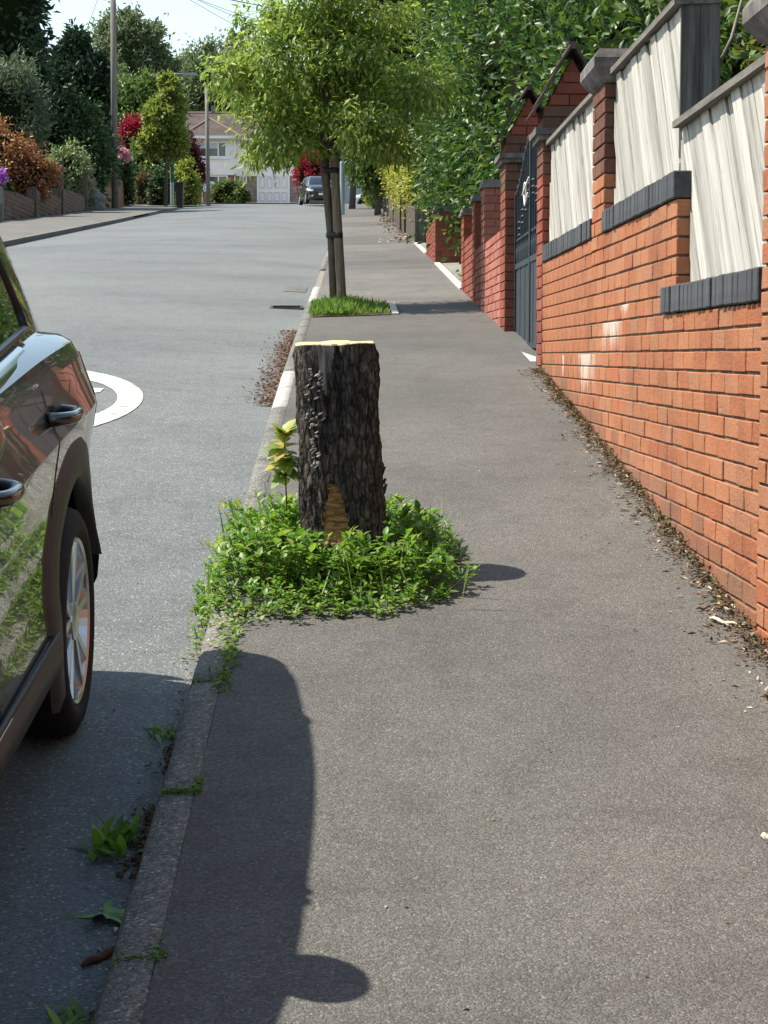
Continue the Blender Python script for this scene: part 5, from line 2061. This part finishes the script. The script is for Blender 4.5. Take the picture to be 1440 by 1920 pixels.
# upper storey in render, lower in stone; the left bay stands forward
MB().box(xl, xm_, HY, HY + 8, zm, ze).build('wall', m_render, hs)
MB().box(xm_ + .002, xr, HY + .8, HY + 8, zm + .0, ze).build('wall', m_render, hs)
MB().box(xl + .05, xm_ - .05, HY + .12, HY + 7.9, zg, zm - .002).build('lower_wall', m_brownbrick, hs)
MB().box(xm_ - .048, xr - .05, HY + .95, HY + 7.9, zg, zm - .002).build('lower_wall', m_cladstone, hs)
zr = HP(450, 197).z
ov = .45
rf = MB()
V = [(xl - 9 - ov, HY + .8 - ov, ze), (xr + ov, HY + .8 - ov, ze), (xr + ov, HY + 8 + ov, ze), (xl - 9 - ov, HY + 8 + ov, ze), (HP(352, 197).x - 4.5, HY + 4.4, zr), (HP(520, 197).x, HY + 4.4, zr)]
rf.add(V, [(0, 1, 5, 4), (1, 2, 5), (2, 3, 4, 5), (3, 0, 4), (3, 2, 1, 0)])
rf.build('roof', m_roof, hs)
apx, za = HP(389, 216).x, HP(389, 216).z
x0b, x1b = HP(341, 250).x, xm_ + ov
V = [(x0b, HY - ov, ze + .01), (x1b, HY - ov, ze + .01), (x1b, HY + 4.2, ze + .01), (x0b, HY + 4.2, ze + .01), (apx, HY + 2.0, za), (apx, HY + 4.2, za)]
rfb = obj('roof', V, [(0, 1, 4), (1, 2, 5, 4), (3, 0, 4, 5), (2, 3, 5), (3, 2, 1, 0)], m_roof, hs)
for a, b in (((x0b, HY - ov, ze + .01), (apx, HY + 2, za)), ((x1b, HY - ov, ze + .01), (apx, HY + 2, za))):
    MB().tube([a, b], .11, 6).build('ridge_tile', m_ridge, rfb)
MB().tube([(HP(352, 197).x - 4.5, HY + 4.4, zr), (HP(520, 197).x, HY + 4.4, zr)], .11, 6).build('ridge_tile', m_ridge, hs)
MB().box(x0b, x1b, HY - ov - .06, HY - ov, ze - .16, ze + .04).build('gutter', m_upvc, hs)
MB().box(x1b + .01, xr + ov, HY + .8 - ov - .06, HY + .8 - ov, ze - .16, ze + .04).build('gutter', m_upvc, hs)
MB().box(xm_ - .07, xm_ + .05, HY - .10, HY - .002, zg, ze - .2).build('downpipe', m_upvc, hs)


def window(px0, px1, py0, py1, Y, divs, blind=0, sill=True):
    a, b = P(px0, py1, Y), P(px1, py0, Y)
    f = MB(); w = .09
    f.box(a.x, b.x, Y - .06, Y - .004, a.z, a.z + w); f.box(a.x, b.x, Y - .06, Y - .004, b.z - w, b.z)
    f.box(a.x, a.x + w, Y - .06, Y - .004, a.z + w, b.z - w); f.box(b.x - w, b.x, Y - .06, Y - .004, a.z + w, b.z - w)
    xs = [a.x + (b.x - a.x) * d for d in divs]
    for x in xs: f.box(x - w / 2, x + w / 2, Y - .058, Y - .004, a.z + w, b.z - w)
    fo = f.build('window', m_upvc, hs)
    ed = [a.x + w] + xs + [b.x - w]
    for i in range(len(ed) - 1):
        MB().box(ed[i] + (.045 if i else 0), ed[i + 1] - (.045 if i < len(ed) - 2 else 0), Y - .03, Y - .006, a.z + w, b.z - w).build('pane', m_glassb, fo)
    if blind: MB().box(ed[1] + .05, ed[2] - .05, Y - .038, Y - .031, b.z - w - blind, b.z - w).build('blind', m_blind, fo)
    if sill: MB().box(a.x - .1, b.x + .2, Y - .14, Y - .003, a.z - .12, a.z - .004).build('sill', m_render, fo)


window(353, 425, 266, 295, HY, (.19, .78), .38)
window(365, 427, 329, 356, HY + .12, (.72,), 0)
window(449, 463, 330, 345, HY + .95, (.5,), 0, False)
window(515, 548, 279, 297, HY + .8, (.5,), 0)
# garage door with pressed panels
ga, gb = HP(485, 382, HY + .9), HP(540, 330.5, HY + .9)
gd = MB().box(ga.x, gb.x, HY + .86, HY + .945, ga.z - .1, gb.z).build('garage_door', m_upvc, hs)
for r_ in range(2):
    for c_ in range(4):
        w = (gb.x - ga.x) / 4; hgt = (gb.z - ga.z) / 2
        xx, zz = ga.x + w * (c_ + .5), ga.z + hgt * (r_ + .5) + .02
        ww, hh = w * .28, hgt * (.30 if r_ == 0 else .34)
        m_ = MB()
        for (x0_, x1_, z0_, z1_) in ((xx - ww, xx + ww, zz + hh, zz + hh + .04), (xx - ww, xx + ww, zz - hh - .04, zz - hh), (xx - ww - .04, xx - ww, zz - hh, zz + hh), (xx + ww, xx + ww + .04, zz - hh, zz + hh)):
            m_.box(x0_, x1_, HY + .80, HY + .86 - .001, z0_, z1_)
        m_.build('door_panel', m_doorp, gd)
m_ = MB()
for x0_, x1_, z0_, z1_ in ((ga.x - .12, ga.x - .002, ga.z - .1, gb.z + .12), (gb.x + .002, gb.x + .12, ga.z - .1, gb.z + .12), (ga.x - .002, gb.x + .002, gb.z + .003, gb.z + .12)):
    m_.box(x0_, x1_, HY + .82, HY + .947, z0_, z1_)
m_.build('garage_frame', m_upvc, hs)
cx_ = HP(391, 197).x
MB().box(cx_ - .15, cx_ + .15, HY + 4.3, HY + 4.6, zr, zr + .55).build('chimney_pot', m_capgrey, hs)
V = [(x, y_, G(y_) + .0 - .03) for y_ in (118, 124, 130, 135) for x in (HP(380, 380).x, HP(470, 380).x, HP(560, 380).x, HP(640, 380).x)]
obj('driveway', V, [(j * 4 + i, j * 4 + i + 1, j * 4 + i + 5, j * 4 + i + 4) for j in range(3) for i in range(3)], m_paving)['kind'] = 'structure'

# second house, behind the trees on the right
h2 = thing('house', (P(670, 375, 140).x, 140, G(140)), 'pale grey house with white fascia, half hidden behind trees on the right', 'house')
a, b = P(630, 378, 140), P(720, 318, 140)
MB().box(a.x, b.x, 140, 148, a.z - 1, b.z).build('wall', M('grey_render', [(.32, .38, .42), (.40, .46, .5)], .9, 2, 4), h2)
MB().box(a.x - .3, b.x + .3, 139.6, 139.7, b.z - .1, b.z + .3).build('fascia', m_upvc, h2)
V = [(a.x - .4, 139.6, b.z + .3), (b.x + .4, 139.6, b.z + .3), (b.x + .4, 148, b.z + .3), (a.x - .4, 148, b.z + .3), (a.x + 1.5, 143.8, b.z + 2.4), (b.x - 1.5, 143.8, b.z + 2.4)]
obj('roof', V, [(0, 1, 5, 4), (1, 2, 5), (2, 3, 4, 5), (3, 0, 4)], m_roof, h2)
w_ = MB().box(P(655, 340, 140).x, P(664, 340, 140).x, 139.93, 139.99, P(0, 352, 140).z, P(0, 330, 140).z).build('window', m_upvc, h2)
MB().box(P(656, 340, 140).x, P(663, 340, 140).x, 139.91, 139.93, P(0, 350.5, 140).z, P(0, 331.5, 140).z).build('pane', m_glassb, w_)

# garden seats by the house, bin and sign by the left tree
for i, px in enumerate((385, 395)):
    c = P(px, 352, 126)
    t = thing('garden_chair', (c.x, 126, c.z - .5), ('white garden chair in front of the house window, left of the thin pole', 'white garden chair in front of the house window, right of the thin pole')[i], 'chair', 'white garden chairs')
    MB().prism([(c.x - .2, c.z - .1), (c.x + .2, c.z - .1), (c.x + .27, c.z + .38), (c.x + .12, c.z + .46), (c.x - .12, c.z + .46), (c.x - .27, c.z + .38)], 'y', 126.3, 126.36).build('back', m_white, t)
    MB().box(c.x - .26, c.x + .26, 125.85, 126.36, c.z - .14, c.z - .08).build('seat', m_white, t)
    for sx in (-.22, .22):
        for sy in (125.9, 126.3): MB().box(c.x + sx - .025, c.x + sx + .025, sy - .025, sy + .025, c.z - 1.2, c.z - .14).build('leg', m_white, t)
a, b = P(330, 384, 95), P(344, 344, 95)
bn = thing('wheelie_bin', ((a.x + b.x) / 2, 95, G(95)), 'black wheeled bin standing beside the left lamp column', 'bin')
w = b.x - a.x
MB().hexa([(a.x + .05, 94.8, a.z - .2), (b.x - .05, 94.8, a.z - .2), (b.x - .05, 95.2, a.z - .2), (a.x + .05, 95.2, a.z - .2), (a.x, 94.7, b.z), (b.x, 94.7, b.z), (b.x, 95.3, b.z), (a.x, 95.3, b.z)]).build('tub', m_binm, bn)
MB().prism([(94.62, b.z + .002), (95.36, b.z + .002), (95.30, b.z + .1), (94.7, b.z + .05)], 'x', a.x - .03, b.x + .03).build('lid', m_binm, bn)
for sx in (a.x + .05, b.x - .11): MB().tube([(sx, 95.25, a.z - .12), (sx + .06, 95.25, a.z - .12)], .1, 12).build('wheel', m_tyre, bn)
a, b = P(320, 342, 96.5), P(326, 308, 96.5)
t = thing('sign_sleeve', (a.x, 96.5, a.z), 'green sleeve strapped on the left lamp column', 'sign')
MB().box(a.x, b.x, 96.42, 96.5, a.z, b.z).build('panel', m_signg, t)
MB().box(a.x - .02, b.x + .02, 96.4, 96.52, (a.z + b.z) / 2 - .02, (a.z + b.z) / 2 + .02).build('band', m_steel, t)

# ------------------------------------------------------------------ left garden walls
LX = -11.25
lw = thing('garden_wall', (LX, 66, G(66)), 'brown brick garden wall with a sloping stepped top along the left pavement', 'wall')
seg = [(46, 53), (53, 59.6), (60.2, 66), (66, 72), (72, 78.5)]
for (a, b) in seg:
    zl = lambda y_: G(y_) + .62 + .35 * ((y_ - a) / (b - a)) ** 1.5 * -1 + .30
    poly = [(a, G(a) - .3), (b, G(b) - .3)] + [(y_, zl(y_)) for y_ in np.linspace(b, a, 7)]
    fix_normals(MB().prism(poly, 'x', LX - .22, LX - .012).build('panel', m_mortar_dk, lw))
sp_ = []
for (a, b) in seg:
    z = G(a) - .05; k = 0
    while z < G(b) + 1.0:
        for yc, l in row(a, b, .45 if k % 2 else .22, .012, .45):
            zl = G(yc) + .92 - .35 * (max(0, (yc - a) / (b - a))) ** 1.5
            if G(yc) - .05 < z < zl - .05: sp_.append((yc, z, l))
        z += .15; k += 1
me = bpy.data.meshes.new('brick')
bmx = bmesh.new(); bmesh.ops.create_cube(bmx, size=1); bmesh.ops.scale(bmx, vec=(.05, 1, .138), verts=bmx.verts); bmx.to_mesh(me); bmx.free(); me.materials.append(m_wallL)
sp_.sort()
for (yc, z, l) in sp_[:300]:
    o = bpy.data.objects.new('brick', me); o.location = (LX - .012, yc, z); o.scale = (1, l, 1); link(o, lw)
mb = MB()
for (yc, z, l) in sp_[300:]:
    mb.box(LX - .037, LX + .013, yc - l / 2, yc + l / 2, z - .069, z + .069)
if mb.v: mb.build('brick_run', m_wallL, lw)['kind'] = 'stuff'
for i, (Y, h, lab) in enumerate(((59.8, 1.0, 'pale thin gate post at the left edge of the brown wall'), (66.2, .95, 'brown post halfway along the left garden wall'), (72.3, 1.9, 'taller brown post in the hedge at the left wall'), (78.9, 1.5, 'dark end post where the left garden wall stops'))):
    t = thing('wall_post', (LX, Y, G(Y)), lab, 'post', 'posts along the left garden wall')
    mt = m_capgrey if i == 0 else m_fenceL
    MB().box(LX - .12, LX + .08, Y - .1, Y + .1, G(Y) - .2, G(Y) + h).build('post', mt, t)
    MB().prism([(LX - .13, G(Y) + h), (LX + .09, G(Y) + h), (LX - .02, G(Y) + h + .07)], 'y', Y - .11, Y + .11).build('cap', mt, t)
lw2 = thing('garden_wall', (-11, 92, G(92)), 'red-brown block wall with a zigzag top past the tall telegraph pole', 'wall')
for i in range(4):
    a, b = 84 + i * 4, 88 + i * 4
    poly = [(a, G(a) - .3), (b - .05, G(b) - .3), (b - .05, G(b) + .55), (a + 2, G(a) + 1.25), (a, G(a) + 1.3)]
    fix_normals(MB().prism(poly, 'x', -11.9 - .1 * i, -11.62 - .1 * i).build('panel', m_brownbrick, lw2))
for i, (px, py, r) in enumerate(((175, 372, .42), (184, 386, .35), (176, 390, .3), (187, 374, .3))):
    c = P(px, py, 81)
    bmm = bmesh.new(); bmesh.ops.create_icosphere(bmm, subdivisions=2, radius=r)
    for v in bmm.verts: v.co *= 1 + .25 * noise.noise(v.co * 4 + Vector((i * 3, 0, 0)))
    bmesh.ops.translate(bmm, vec=c, verts=bmm.verts)
    me = bpy.data.meshes.new('rock'); bmm.to_mesh(me); bmm.free(); me.materials.append(m_capgrey)
    tag(link(bpy.data.objects.new('rock', me)), ('topmost grey boulder of the rockery past the left wall', 'middle grey boulder of the rockery past the left wall', 'lowest grey boulder of the rockery past the left wall', 'grey boulder set back beside the topmost one past the left wall')[i], 'rock', 'rockery boulders at the left entrance')

# ------------------------------------------------------------------ planting, left side
shrub('conifer_tree', 'tallest dark conifer at the left edge, rising out of sight', 'tree', (-120, 88, -190, 300), 84, l_conifer, 11000, .42, depth=3, core=.8, trunk=(.3, m_trunk), clumps=120, cs=.16, aspect=.4, inner=.5)
shrub('conifer_tree', 'dark bushy conifer with several pointed tips beside the telegraph pole', 'tree', (74, 216, 80, 350), 92, l_conifer, 15000, .34, depth=1.7, core=.78, trunk=(.2, m_trunk), clumps=130, cs=.16, aspect=.4, inner=.5,
      blobs=((0, 0, -.1, .92, .88, .7), (.0, 0, .78, .34, .42, .12), (-.35, .1, .55, .35, .4, .1), (.5, 0, .5, .35, .42, .1)))
shrub('grey_green_shrub', 'feathery grey-green shrub under the tall conifer on the left', 'shrub', (-60, 82, 112, 320), 76, l_grey, 8500, .26, core=.7, clumps=70, cs=.22, aspect=.3)
shrub('orange_maple', 'orange-red shrub with yellow tips over the left garden wall', 'shrub', (-70, 98, 236, 392), 68, l_orange, 9000, .15, depth=1.2, core=.7, clumps=60, cs=.24, blobs=((-.3, 0, .2, .75, .85, .6), (.5, 0, -.25, .55, .6, .4)))
shrub('pale_hedge', 'light green bushy hedge over the left garden wall', 'shrub', (82, 168, 278, 392), 80, l_light, 7000, .17, depth=1.2, core=.72, clumps=60, cs=.24)
shrub('dark_shrub', 'dark glossy shrub with pale new shoots behind the light hedge', 'shrub', (55, 215, 185, 405), 86, l_dark, 12000, .25, depth=1.6, core=.75, clumps=90, cs=.2)
shrub('dark_shrub', 'dark shrub low behind the left garden wall beneath the orange one', 'shrub', (0, 130, 330, 400), 75, l_dark, 4500, .2, depth=.8, core=.8, clumps=60, cs=.2)
sh = shrub('rhododendron', 'rhododendron with purple flowers at the left edge', 'shrub', (-40, 14, 322, 400), 65, l_dark, 2500, .2, core=.75)


def blossoms(t, pts, Y, r, mat):
    parts = []
    for (px, py) in pts:
        c = np.array(P(px, py, Y))
        n = 60
        d = rand_dirs(n)
        parts.append(leaf_arrays(c + d * r * .6, d, rand_dirs(n), np.full(n, r * .7), np.full(n, r * .5)))
    link(bpy.data.objects.new('blossom', tri_mesh('blossom', parts, mat)), t)


blossoms(sh, ((3, 322), (9, 331), (0, 330), (6, 338)), 64.0, .13, l_purple)
sh = shrub('rhododendron', 'rhododendron with pink flower heads just right of the telegraph pole', 'shrub', (205, 248, 282, 395), 98, l_dark, 3600, .2, core=.8)
blossoms(sh, ((224, 279), (230, 284), (236, 286), (239, 291), (233, 293), (226, 290), (238, 298)), 96.8, .18, l_pink)
shrub('far_tree', 'tall airy broadleaf tree on the skyline right of the telegraph pole', 'tree', (170, 330, 22, 250), 165, l_far, 17000, .42, core=0, trunk=(.45, m_trunk), clumps=170, cs=.15, inner=.4, group='trees on the skyline')
shrub('far_tree', 'rounded broadleaf tree on the skyline behind the house roof', 'tree', (322, 500, 68, 290), 185, l_far, 17000, .45, core=.55, trunk=(.45, m_trunk), clumps=170, cs=.15, inner=.4, group='trees on the skyline')
shrub('far_tree', 'wide broadleaf tree low behind the dark conifers on the left', 'tree', (60, 250, 110, 330), 150, l_far, 12000, .45, core=.6, trunk=(.4, m_trunk), clumps=120, cs=.17, inner=.4, group='trees on the skyline')
shrub('far_tree', 'broadleaf tree behind the house, mostly covered by the staked tree', 'tree', (470, 640, 120, 330), 175, l_far, 12000, .45, core=.6, trunk=(.4, m_trunk), clumps=120, cs=.17, inner=.4, group='trees on the skyline')
shrub('red_maple', 'crimson maple crown above the pink rhododendron', 'tree', (218, 275, 222, 300), 112, l_red, 4500, .22, core=.6, trunk=(.12, m_trunk), clumps=60, cs=.22)
shrub('green_tree', 'mid green tree between the conifer and the left street tree', 'tree', (205, 345, 138, 330), 125, l_mid, 14000, .32, core=.55, trunk=(.25, m_trunk), clumps=110, cs=.18)
shrub('green_shrub', 'spreading mid green shrub behind the brown clipped conifer', 'shrub', (232, 325, 262, 395), 109, l_mid, 8000, .22, core=.75, clumps=70, cs=.2)
shrub('brown_conifer', 'low brown-green clipped conifer behind the zigzag wall', 'shrub', (252, 300, 326, 392), 107, l_brown, 3600, .17, core=.8, clumps=50, cs=.2)
shrub('dark_shrub', 'dark glossy shrub directly behind the left street tree trunk', 'shrub', (282, 326, 318, 395), 99, l_dark, 3000, .2, core=.8)
shrub('yellow_shrub', 'yellow-green shrub behind the wheeled bin', 'shrub', (322, 371, 304, 392), 103, l_yelgr, 4600, .19, core=.7, clumps=50)
shrub('maroon_maple', 'dark maroon maple left of the white house', 'tree', (318, 382, 262, 372), 112, l_maroon, 6000, .2, core=.72, trunk=(.1, m_trunk), clumps=60)
shrub('round_bush', 'rounded dark green bush in front of the white house', 'shrub', (394, 468, 338, 394), 121, l_mid, 7000, .17, core=.82, clumps=90, cs=.16)
shrub('street_tree', 'small yellowish street tree on the left pavement before the lamp column', 'tree', (262, 356, 140, 306), 94, l_left, 10000, .23, core=0, trunk=(.10, m_trunk), clumps=85, cs=.2, inner=.2, group='street trees',
      blobs=((-.35, 0, -.42, .62, .48, .3), (.3, .2, -.5, .55, .42, .26), (.05, -.2, -.05, .62, .38, .28), (.32, 0, .45, .48, .42, .2), (.12, .1, .8, .3, .24, .08), (-.4, 0, .12, .4, .3, .1)))
shrub('street_tree', 'slender street tree outside the view whose shadow crosses the road', 'tree', (-640, -470, -330, 190), 27.5, l_left, 3500, .12, depth=.55, core=.4, trunk=(.09, m_trunk), clumps=60, cs=.2, group='street trees')
for q in [o for o in COL.objects if o.get('label', '').startswith('slender street tree outside')]:
    q['label'] = 'slender green street tree standing on the left pavement nearest the photographer'

# planting, right side and top
shrub('red_maple', 'crimson maple bush behind the far dark car', 'tree', (550, 628, 280, 392), 122, l_red, 7000, .19, core=.7, trunk=(.1, m_trunk), clumps=70, cs=.2)
shrub('ivy_tree', 'ivy-covered tree trunk and crown past the right lamp column', 'tree', (600, 720, 130, 330), 84, l_mid, 12000, .24, core=.45, trunk=(.16, m_trunk), clumps=90, cs=.2)
shrub('ivy_tree', 'leaning ivy-clad tree above the golden bush on the right', 'tree', (655, 760, 180, 350), 68, l_mid, 10000, .2, core=.5, trunk=(.13, m_trunk), clumps=80, cs=.2)
shrub('golden_bush', 'small golden yellow conifer bush at the end of the right pavement', 'shrub', (682, 699, 342, 382), 90, LEAF('golden_bush_leaf', (.33, .27, .02), (.5, .42, .05), .3), 1600, .1, core=.8)
shrub('green_bush', 'low round green bush right of the golden conifer bush', 'shrub', (694, 722, 328, 388), 82, l_mid, 2600, .14, core=.8)
shrub('broadleaf_tree', 'tall broadleaf tree behind the staked tree, between the street and the laurel', 'tree', (630, 1010, -190, 290), 46, l_mid, 18000, .17, depth=2, core=.7, trunk=(.2, m_trunk), clumps=120, cs=.18)
# yellow-green hedge
c = P(745, 340, 48)
t = thing('yellow_hedge', (c.x, 48, G(48)), 'bright yellow-green hedge leaning over the right pavement fence', 'hedge')
bl = []
for Y in np.arange(37, 73, 2.0):
    top = G(Y) + 2.15 + .9 * max(0, (Y - 48) / 14)
    zb2 = G(Y) + .35
    x0h = WX - .12 + .02 * random.uniform(-3, 3)
    bl.append(((x0h + .62, Y, (top + zb2) / 2), (.62, 1.2, (top - zb2) / 2), 1500))
me, _ = crown_mesh('foliage', l_golden, bl, .085, .5, False, .78, clumps=26, cs=.3)
link(bpy.data.objects.new('foliage', me), t)
# the great laurel behind the walls: a high mass from the gate to the second drive
t = thing('laurel_hedge', (2.6, 24, G(24)), 'huge dark laurel hedge with glossy leaves towering behind the gate and red walls', 'hedge')
bl = []
for (x, Y, z0, z1, rx, ry, n) in (
        (3.3, 13.9, 1.4, 4.6, 1.0, 1.5, 2600), (3.0, 15.8, 1.2, 5.2, .9, 1.6, 2900), (2.75, 17.8, 1.1, 5.6, .95, 1.6, 3000), (2.7, 20, 1.3, 6.2, 1.05, 1.7, 3200), (2.55, 22.6, 1.9, 6.8, 1.05, 1.8, 3200),
        (2.3, 25.2, 2.3, 7.2, 1.05, 1.8, 3200), (2.1, 28, 3.1, 7.6, 1.0, 1.8, 3200), (2.0, 30.5, 3.5, 7.8, .9, 1.8, 2900), (2.0, 33, 3.6, 7.9, .85, 1.7, 2600), (2.1, 35.5, 3.9, 7.6, .8, 1.5, 2200),
        (4.6, 16, 3.0, 6.5, 1.4, 2.5, 2400), (4.6, 21, 4, 8, 1.5, 3, 2200), (4.4, 27, 5, 9, 1.5, 3, 1800), (4.6, 12.2, 2.0, 5.2, 1.2, 1.8, 2400)):
    bl.append(((x, Y, (z0 + z1) / 2), (rx, ry, (z1 - z0) / 2 * 1.05), n))
me, cents = crown_mesh('foliage', l_laurel, [(c_, r_, int(n_ * 2.6)) for c_, r_, n_ in bl], .115, .42, True, .62, droop=.3, up=.35, clumps=60, cs=.22, inner=.5)
link(bpy.data.objects.new('foliage', me), t)
mb = MB()
for (x, Y, z0, z1, rx, ry, n) in ((2.75, 17.8, 1.1, 5.6, .8, 1.4, 2), (2.55, 22.6, 1.9, 6.8, .8, 1.4, 2), (2.1, 28, 2.6, 7.6, .8, 1.4, 2), (2.0, 33, 3.2, 7.9, .8, 1.4, 2)):
    mb.tube([(x, Y, G(Y) - .3), (x + .1, Y, (z0 + z1) / 2), (x, Y + .1, z1 - .5)], [.11, .08, .03], 8)
mb.build('trunk', m_trunk, t)['kind'] = 'stuff'
# conifer hedge behind the boards, lit from the road side
t = thing('conifer_hedge', (2.7, 6, G(6)), 'golden-green conifer hedge behind the nearest white boards', 'hedge')
bl = []
for Y in np.arange(-4, 10.2, 1.0):
    bl.append(((2.85, Y, G(Y) + 1.55), (.75, .85, 1.75), 2100))
bl.append(((2.75, 7.6, E + 1.5), (.55, .8, .9), 2200))
me, _ = crown_mesh('foliage', l_goldcon, [(c_, r_, n_ * 2) for c_, r_, n_ in bl], .075, .35, False, .7, clumps=50, cs=.2, inner=.6)
link(bpy.data.objects.new('foliage', me), t)
# thin trunk standing behind the end of the tall panel, with a leafy twig
t = thing('thin_tree', (1.72, 8.1, G(8)), 'thin bare grey trunk rising behind the dark end of the tall white panel', 'tree')
mb = MB().tube([(1.60, 8.2, G(8.2) - .2), (1.605, 8.2, E + 1.0), (1.60, 8.2, E + 1.5), (1.61, 8.2, E + 2.3)], [.026, .021, .018, .013], 10)
mb.tube([(1.604, 8.2, E + 1.25), (1.68, 8.25, E + 1.4), (1.73, 8.25, E + 1.6)], [.01, .008, .005], 7)
mb.build('trunk', M('grey_twig', [(.16, .14, .115), (.26, .235, .2)], .85, 8, 5, bump=.4, stretch=(1, 1, 5)), t, True)
bl = [((1.75, 8.4, E + 2.5), (.5, .4, .5), 160)]
me, _ = crown_mesh('crown', l_light, bl, .06, .45, True, 0, clumps=16, cs=.3)
link(bpy.data.objects.new('crown', me), t)
t = thing('twig', (1.5, 9.0, E + 1.38), 'leafy twig standing up behind the top rail of the tall white panel', 'plant')
p_ = P(1248, 55, 8.6)
mb = MB().tube([P(1252, 70, 8.6), P(1240, 30, 8.6), P(1228, -10, 8.6), P(1218, -60, 8.6)], [.006, .005, .004, .002], 6)
mb.build('stem', m_stick, t, True)
n = 26
pos = np.array([P(1230 + 22 * random.uniform(-1, 1), random.uniform(-60, 22), 8.6 + random.uniform(-.05, .05)) for _ in range(n)])
link(bpy.data.objects.new('leaves', tri_mesh('leaves', [leaf_arrays(pos, rand_dirs(n) + [0, 0, -.5], rand_dirs(n) + [0, 0, 1], np.full(n, .05), np.full(n, .028), True)], l_light)), t)

# ------------------------------------------------------------------ the person by the white car
def person():
    c = P(662, 376, 110)
    z = G(110) - .02
    x = c.x
    J = {'pel': (x, 110, z + .93, .13), 'bel': (x, 110, z + 1.1, .125), 'che': (x, 109.98, z + 1.32, .15), 'nek': (x, 109.97, z + 1.48, .055), 'hed': (x, 109.95, z + 1.60, .09), 'top': (x, 109.95, z + 1.70, .075)}
    for s, n_ in ((-1, 'l'), (1, 'r')):
        J['hip' + n_] = (x + s * .09, 110, z + .86, .095); J['kne' + n_] = (x + s * .11, 109.97 - .05 * (s > 0), z + .48, .065); J['ank' + n_] = (x + s * .12, 110.02, z + .08, .045); J['toe' + n_] = (x + s * .13, 109.84, z + .03, .04)
        J['sho' + n_] = (x + s * .18, 109.99, z + 1.40, .06); J['elb' + n_] = (x + s * .25, 110.0, z + 1.13, .045); J['wri' + n_] = (x + s * .22, 109.86, z + .92, .032); J['han' + n_] = (x + s * .20, 109.80, z + .83, .03)
    ed = [('pel', 'bel'), ('bel', 'che'), ('che', 'nek'), ('nek', 'hed'), ('hed', 'top')]
    for n_ in 'lr': ed += [('pel', 'hip' + n_), ('hip' + n_, 'kne' + n_), ('kne' + n_, 'ank' + n_), ('ank' + n_, 'toe' + n_), ('che', 'sho' + n_), ('sho' + n_, 'elb' + n_), ('elb' + n_, 'wri' + n_), ('wri' + n_, 'han' + n_)]
    ks = list(J)
    me = bpy.data.meshes.new('person'); me.from_pydata([J[k][:3] for k in ks], [(ks.index(a), ks.index(b)) for a, b in ed], [])
    o = bpy.data.objects.new('person', me); COL.objects.link(o)
    o.modifiers.new('skin', 'SKIN'); sm = o.modifiers.new('sub', 'SUBSURF'); sm.levels = 1; sm.render_levels = 1
    for i, k in enumerate(ks):
        me.skin_vertices[0].data[i].radius = (J[k][3], J[k][3])
        me.skin_vertices[0].data[i].use_root = k == 'pel'
    dg = bpy.context.evaluated_depsgraph_get()
    m2 = bpy.data.meshes.new_from_object(o.evaluated_get(dg))
    o.modifiers.clear(); o.data = m2
    m2.materials.clear()
    for mt in (M('skin_tone', (.42, .25, .18), .6), M('pale_shirt', (.35, .42, .5), .9), M('blue_jeans', (.03, .06, .12), .9), M('dark_jacket', (.015, .02, .028), .9)): m2.materials.append(mt)
    idx = []
    for p in m2.polygons:
        h = p.center.z - z; dx = abs(p.center.x - x)
        idx.append(2 if h < .95 and not (dx > .17 and h > .7) else 0 if h > 1.46 or (dx > .16 and h < .95) else 3 if (h > 1.2 or dx > .15) else 1)
    m2.polygons.foreach_set('material_index', idx)
    m2.polygons.foreach_set('use_smooth', [True] * len(idx))
    tag(o, 'person in a dark top and blue jeans standing beside the white car', 'person')
    bmm = bmesh.new(); bmesh.ops.create_uvsphere(bmm, u_segments=14, v_segments=8, radius=.105)
    bmesh.ops.delete(bmm, geom=[v for v in bmm.verts if v.co.z < -.01 and v.co.y < .02], context='VERTS')
    bmesh.ops.translate(bmm, vec=(x, 109.965, z + 1.675), verts=bmm.verts)
    mh = bpy.data.meshes.new('hair'); bmm.to_mesh(mh); bmm.free(); mh.materials.append(M('dark_hair', (.012, .01, .009), .7))
    h_ = bpy.data.objects.new('hair', mh); link(h_, o)


person()
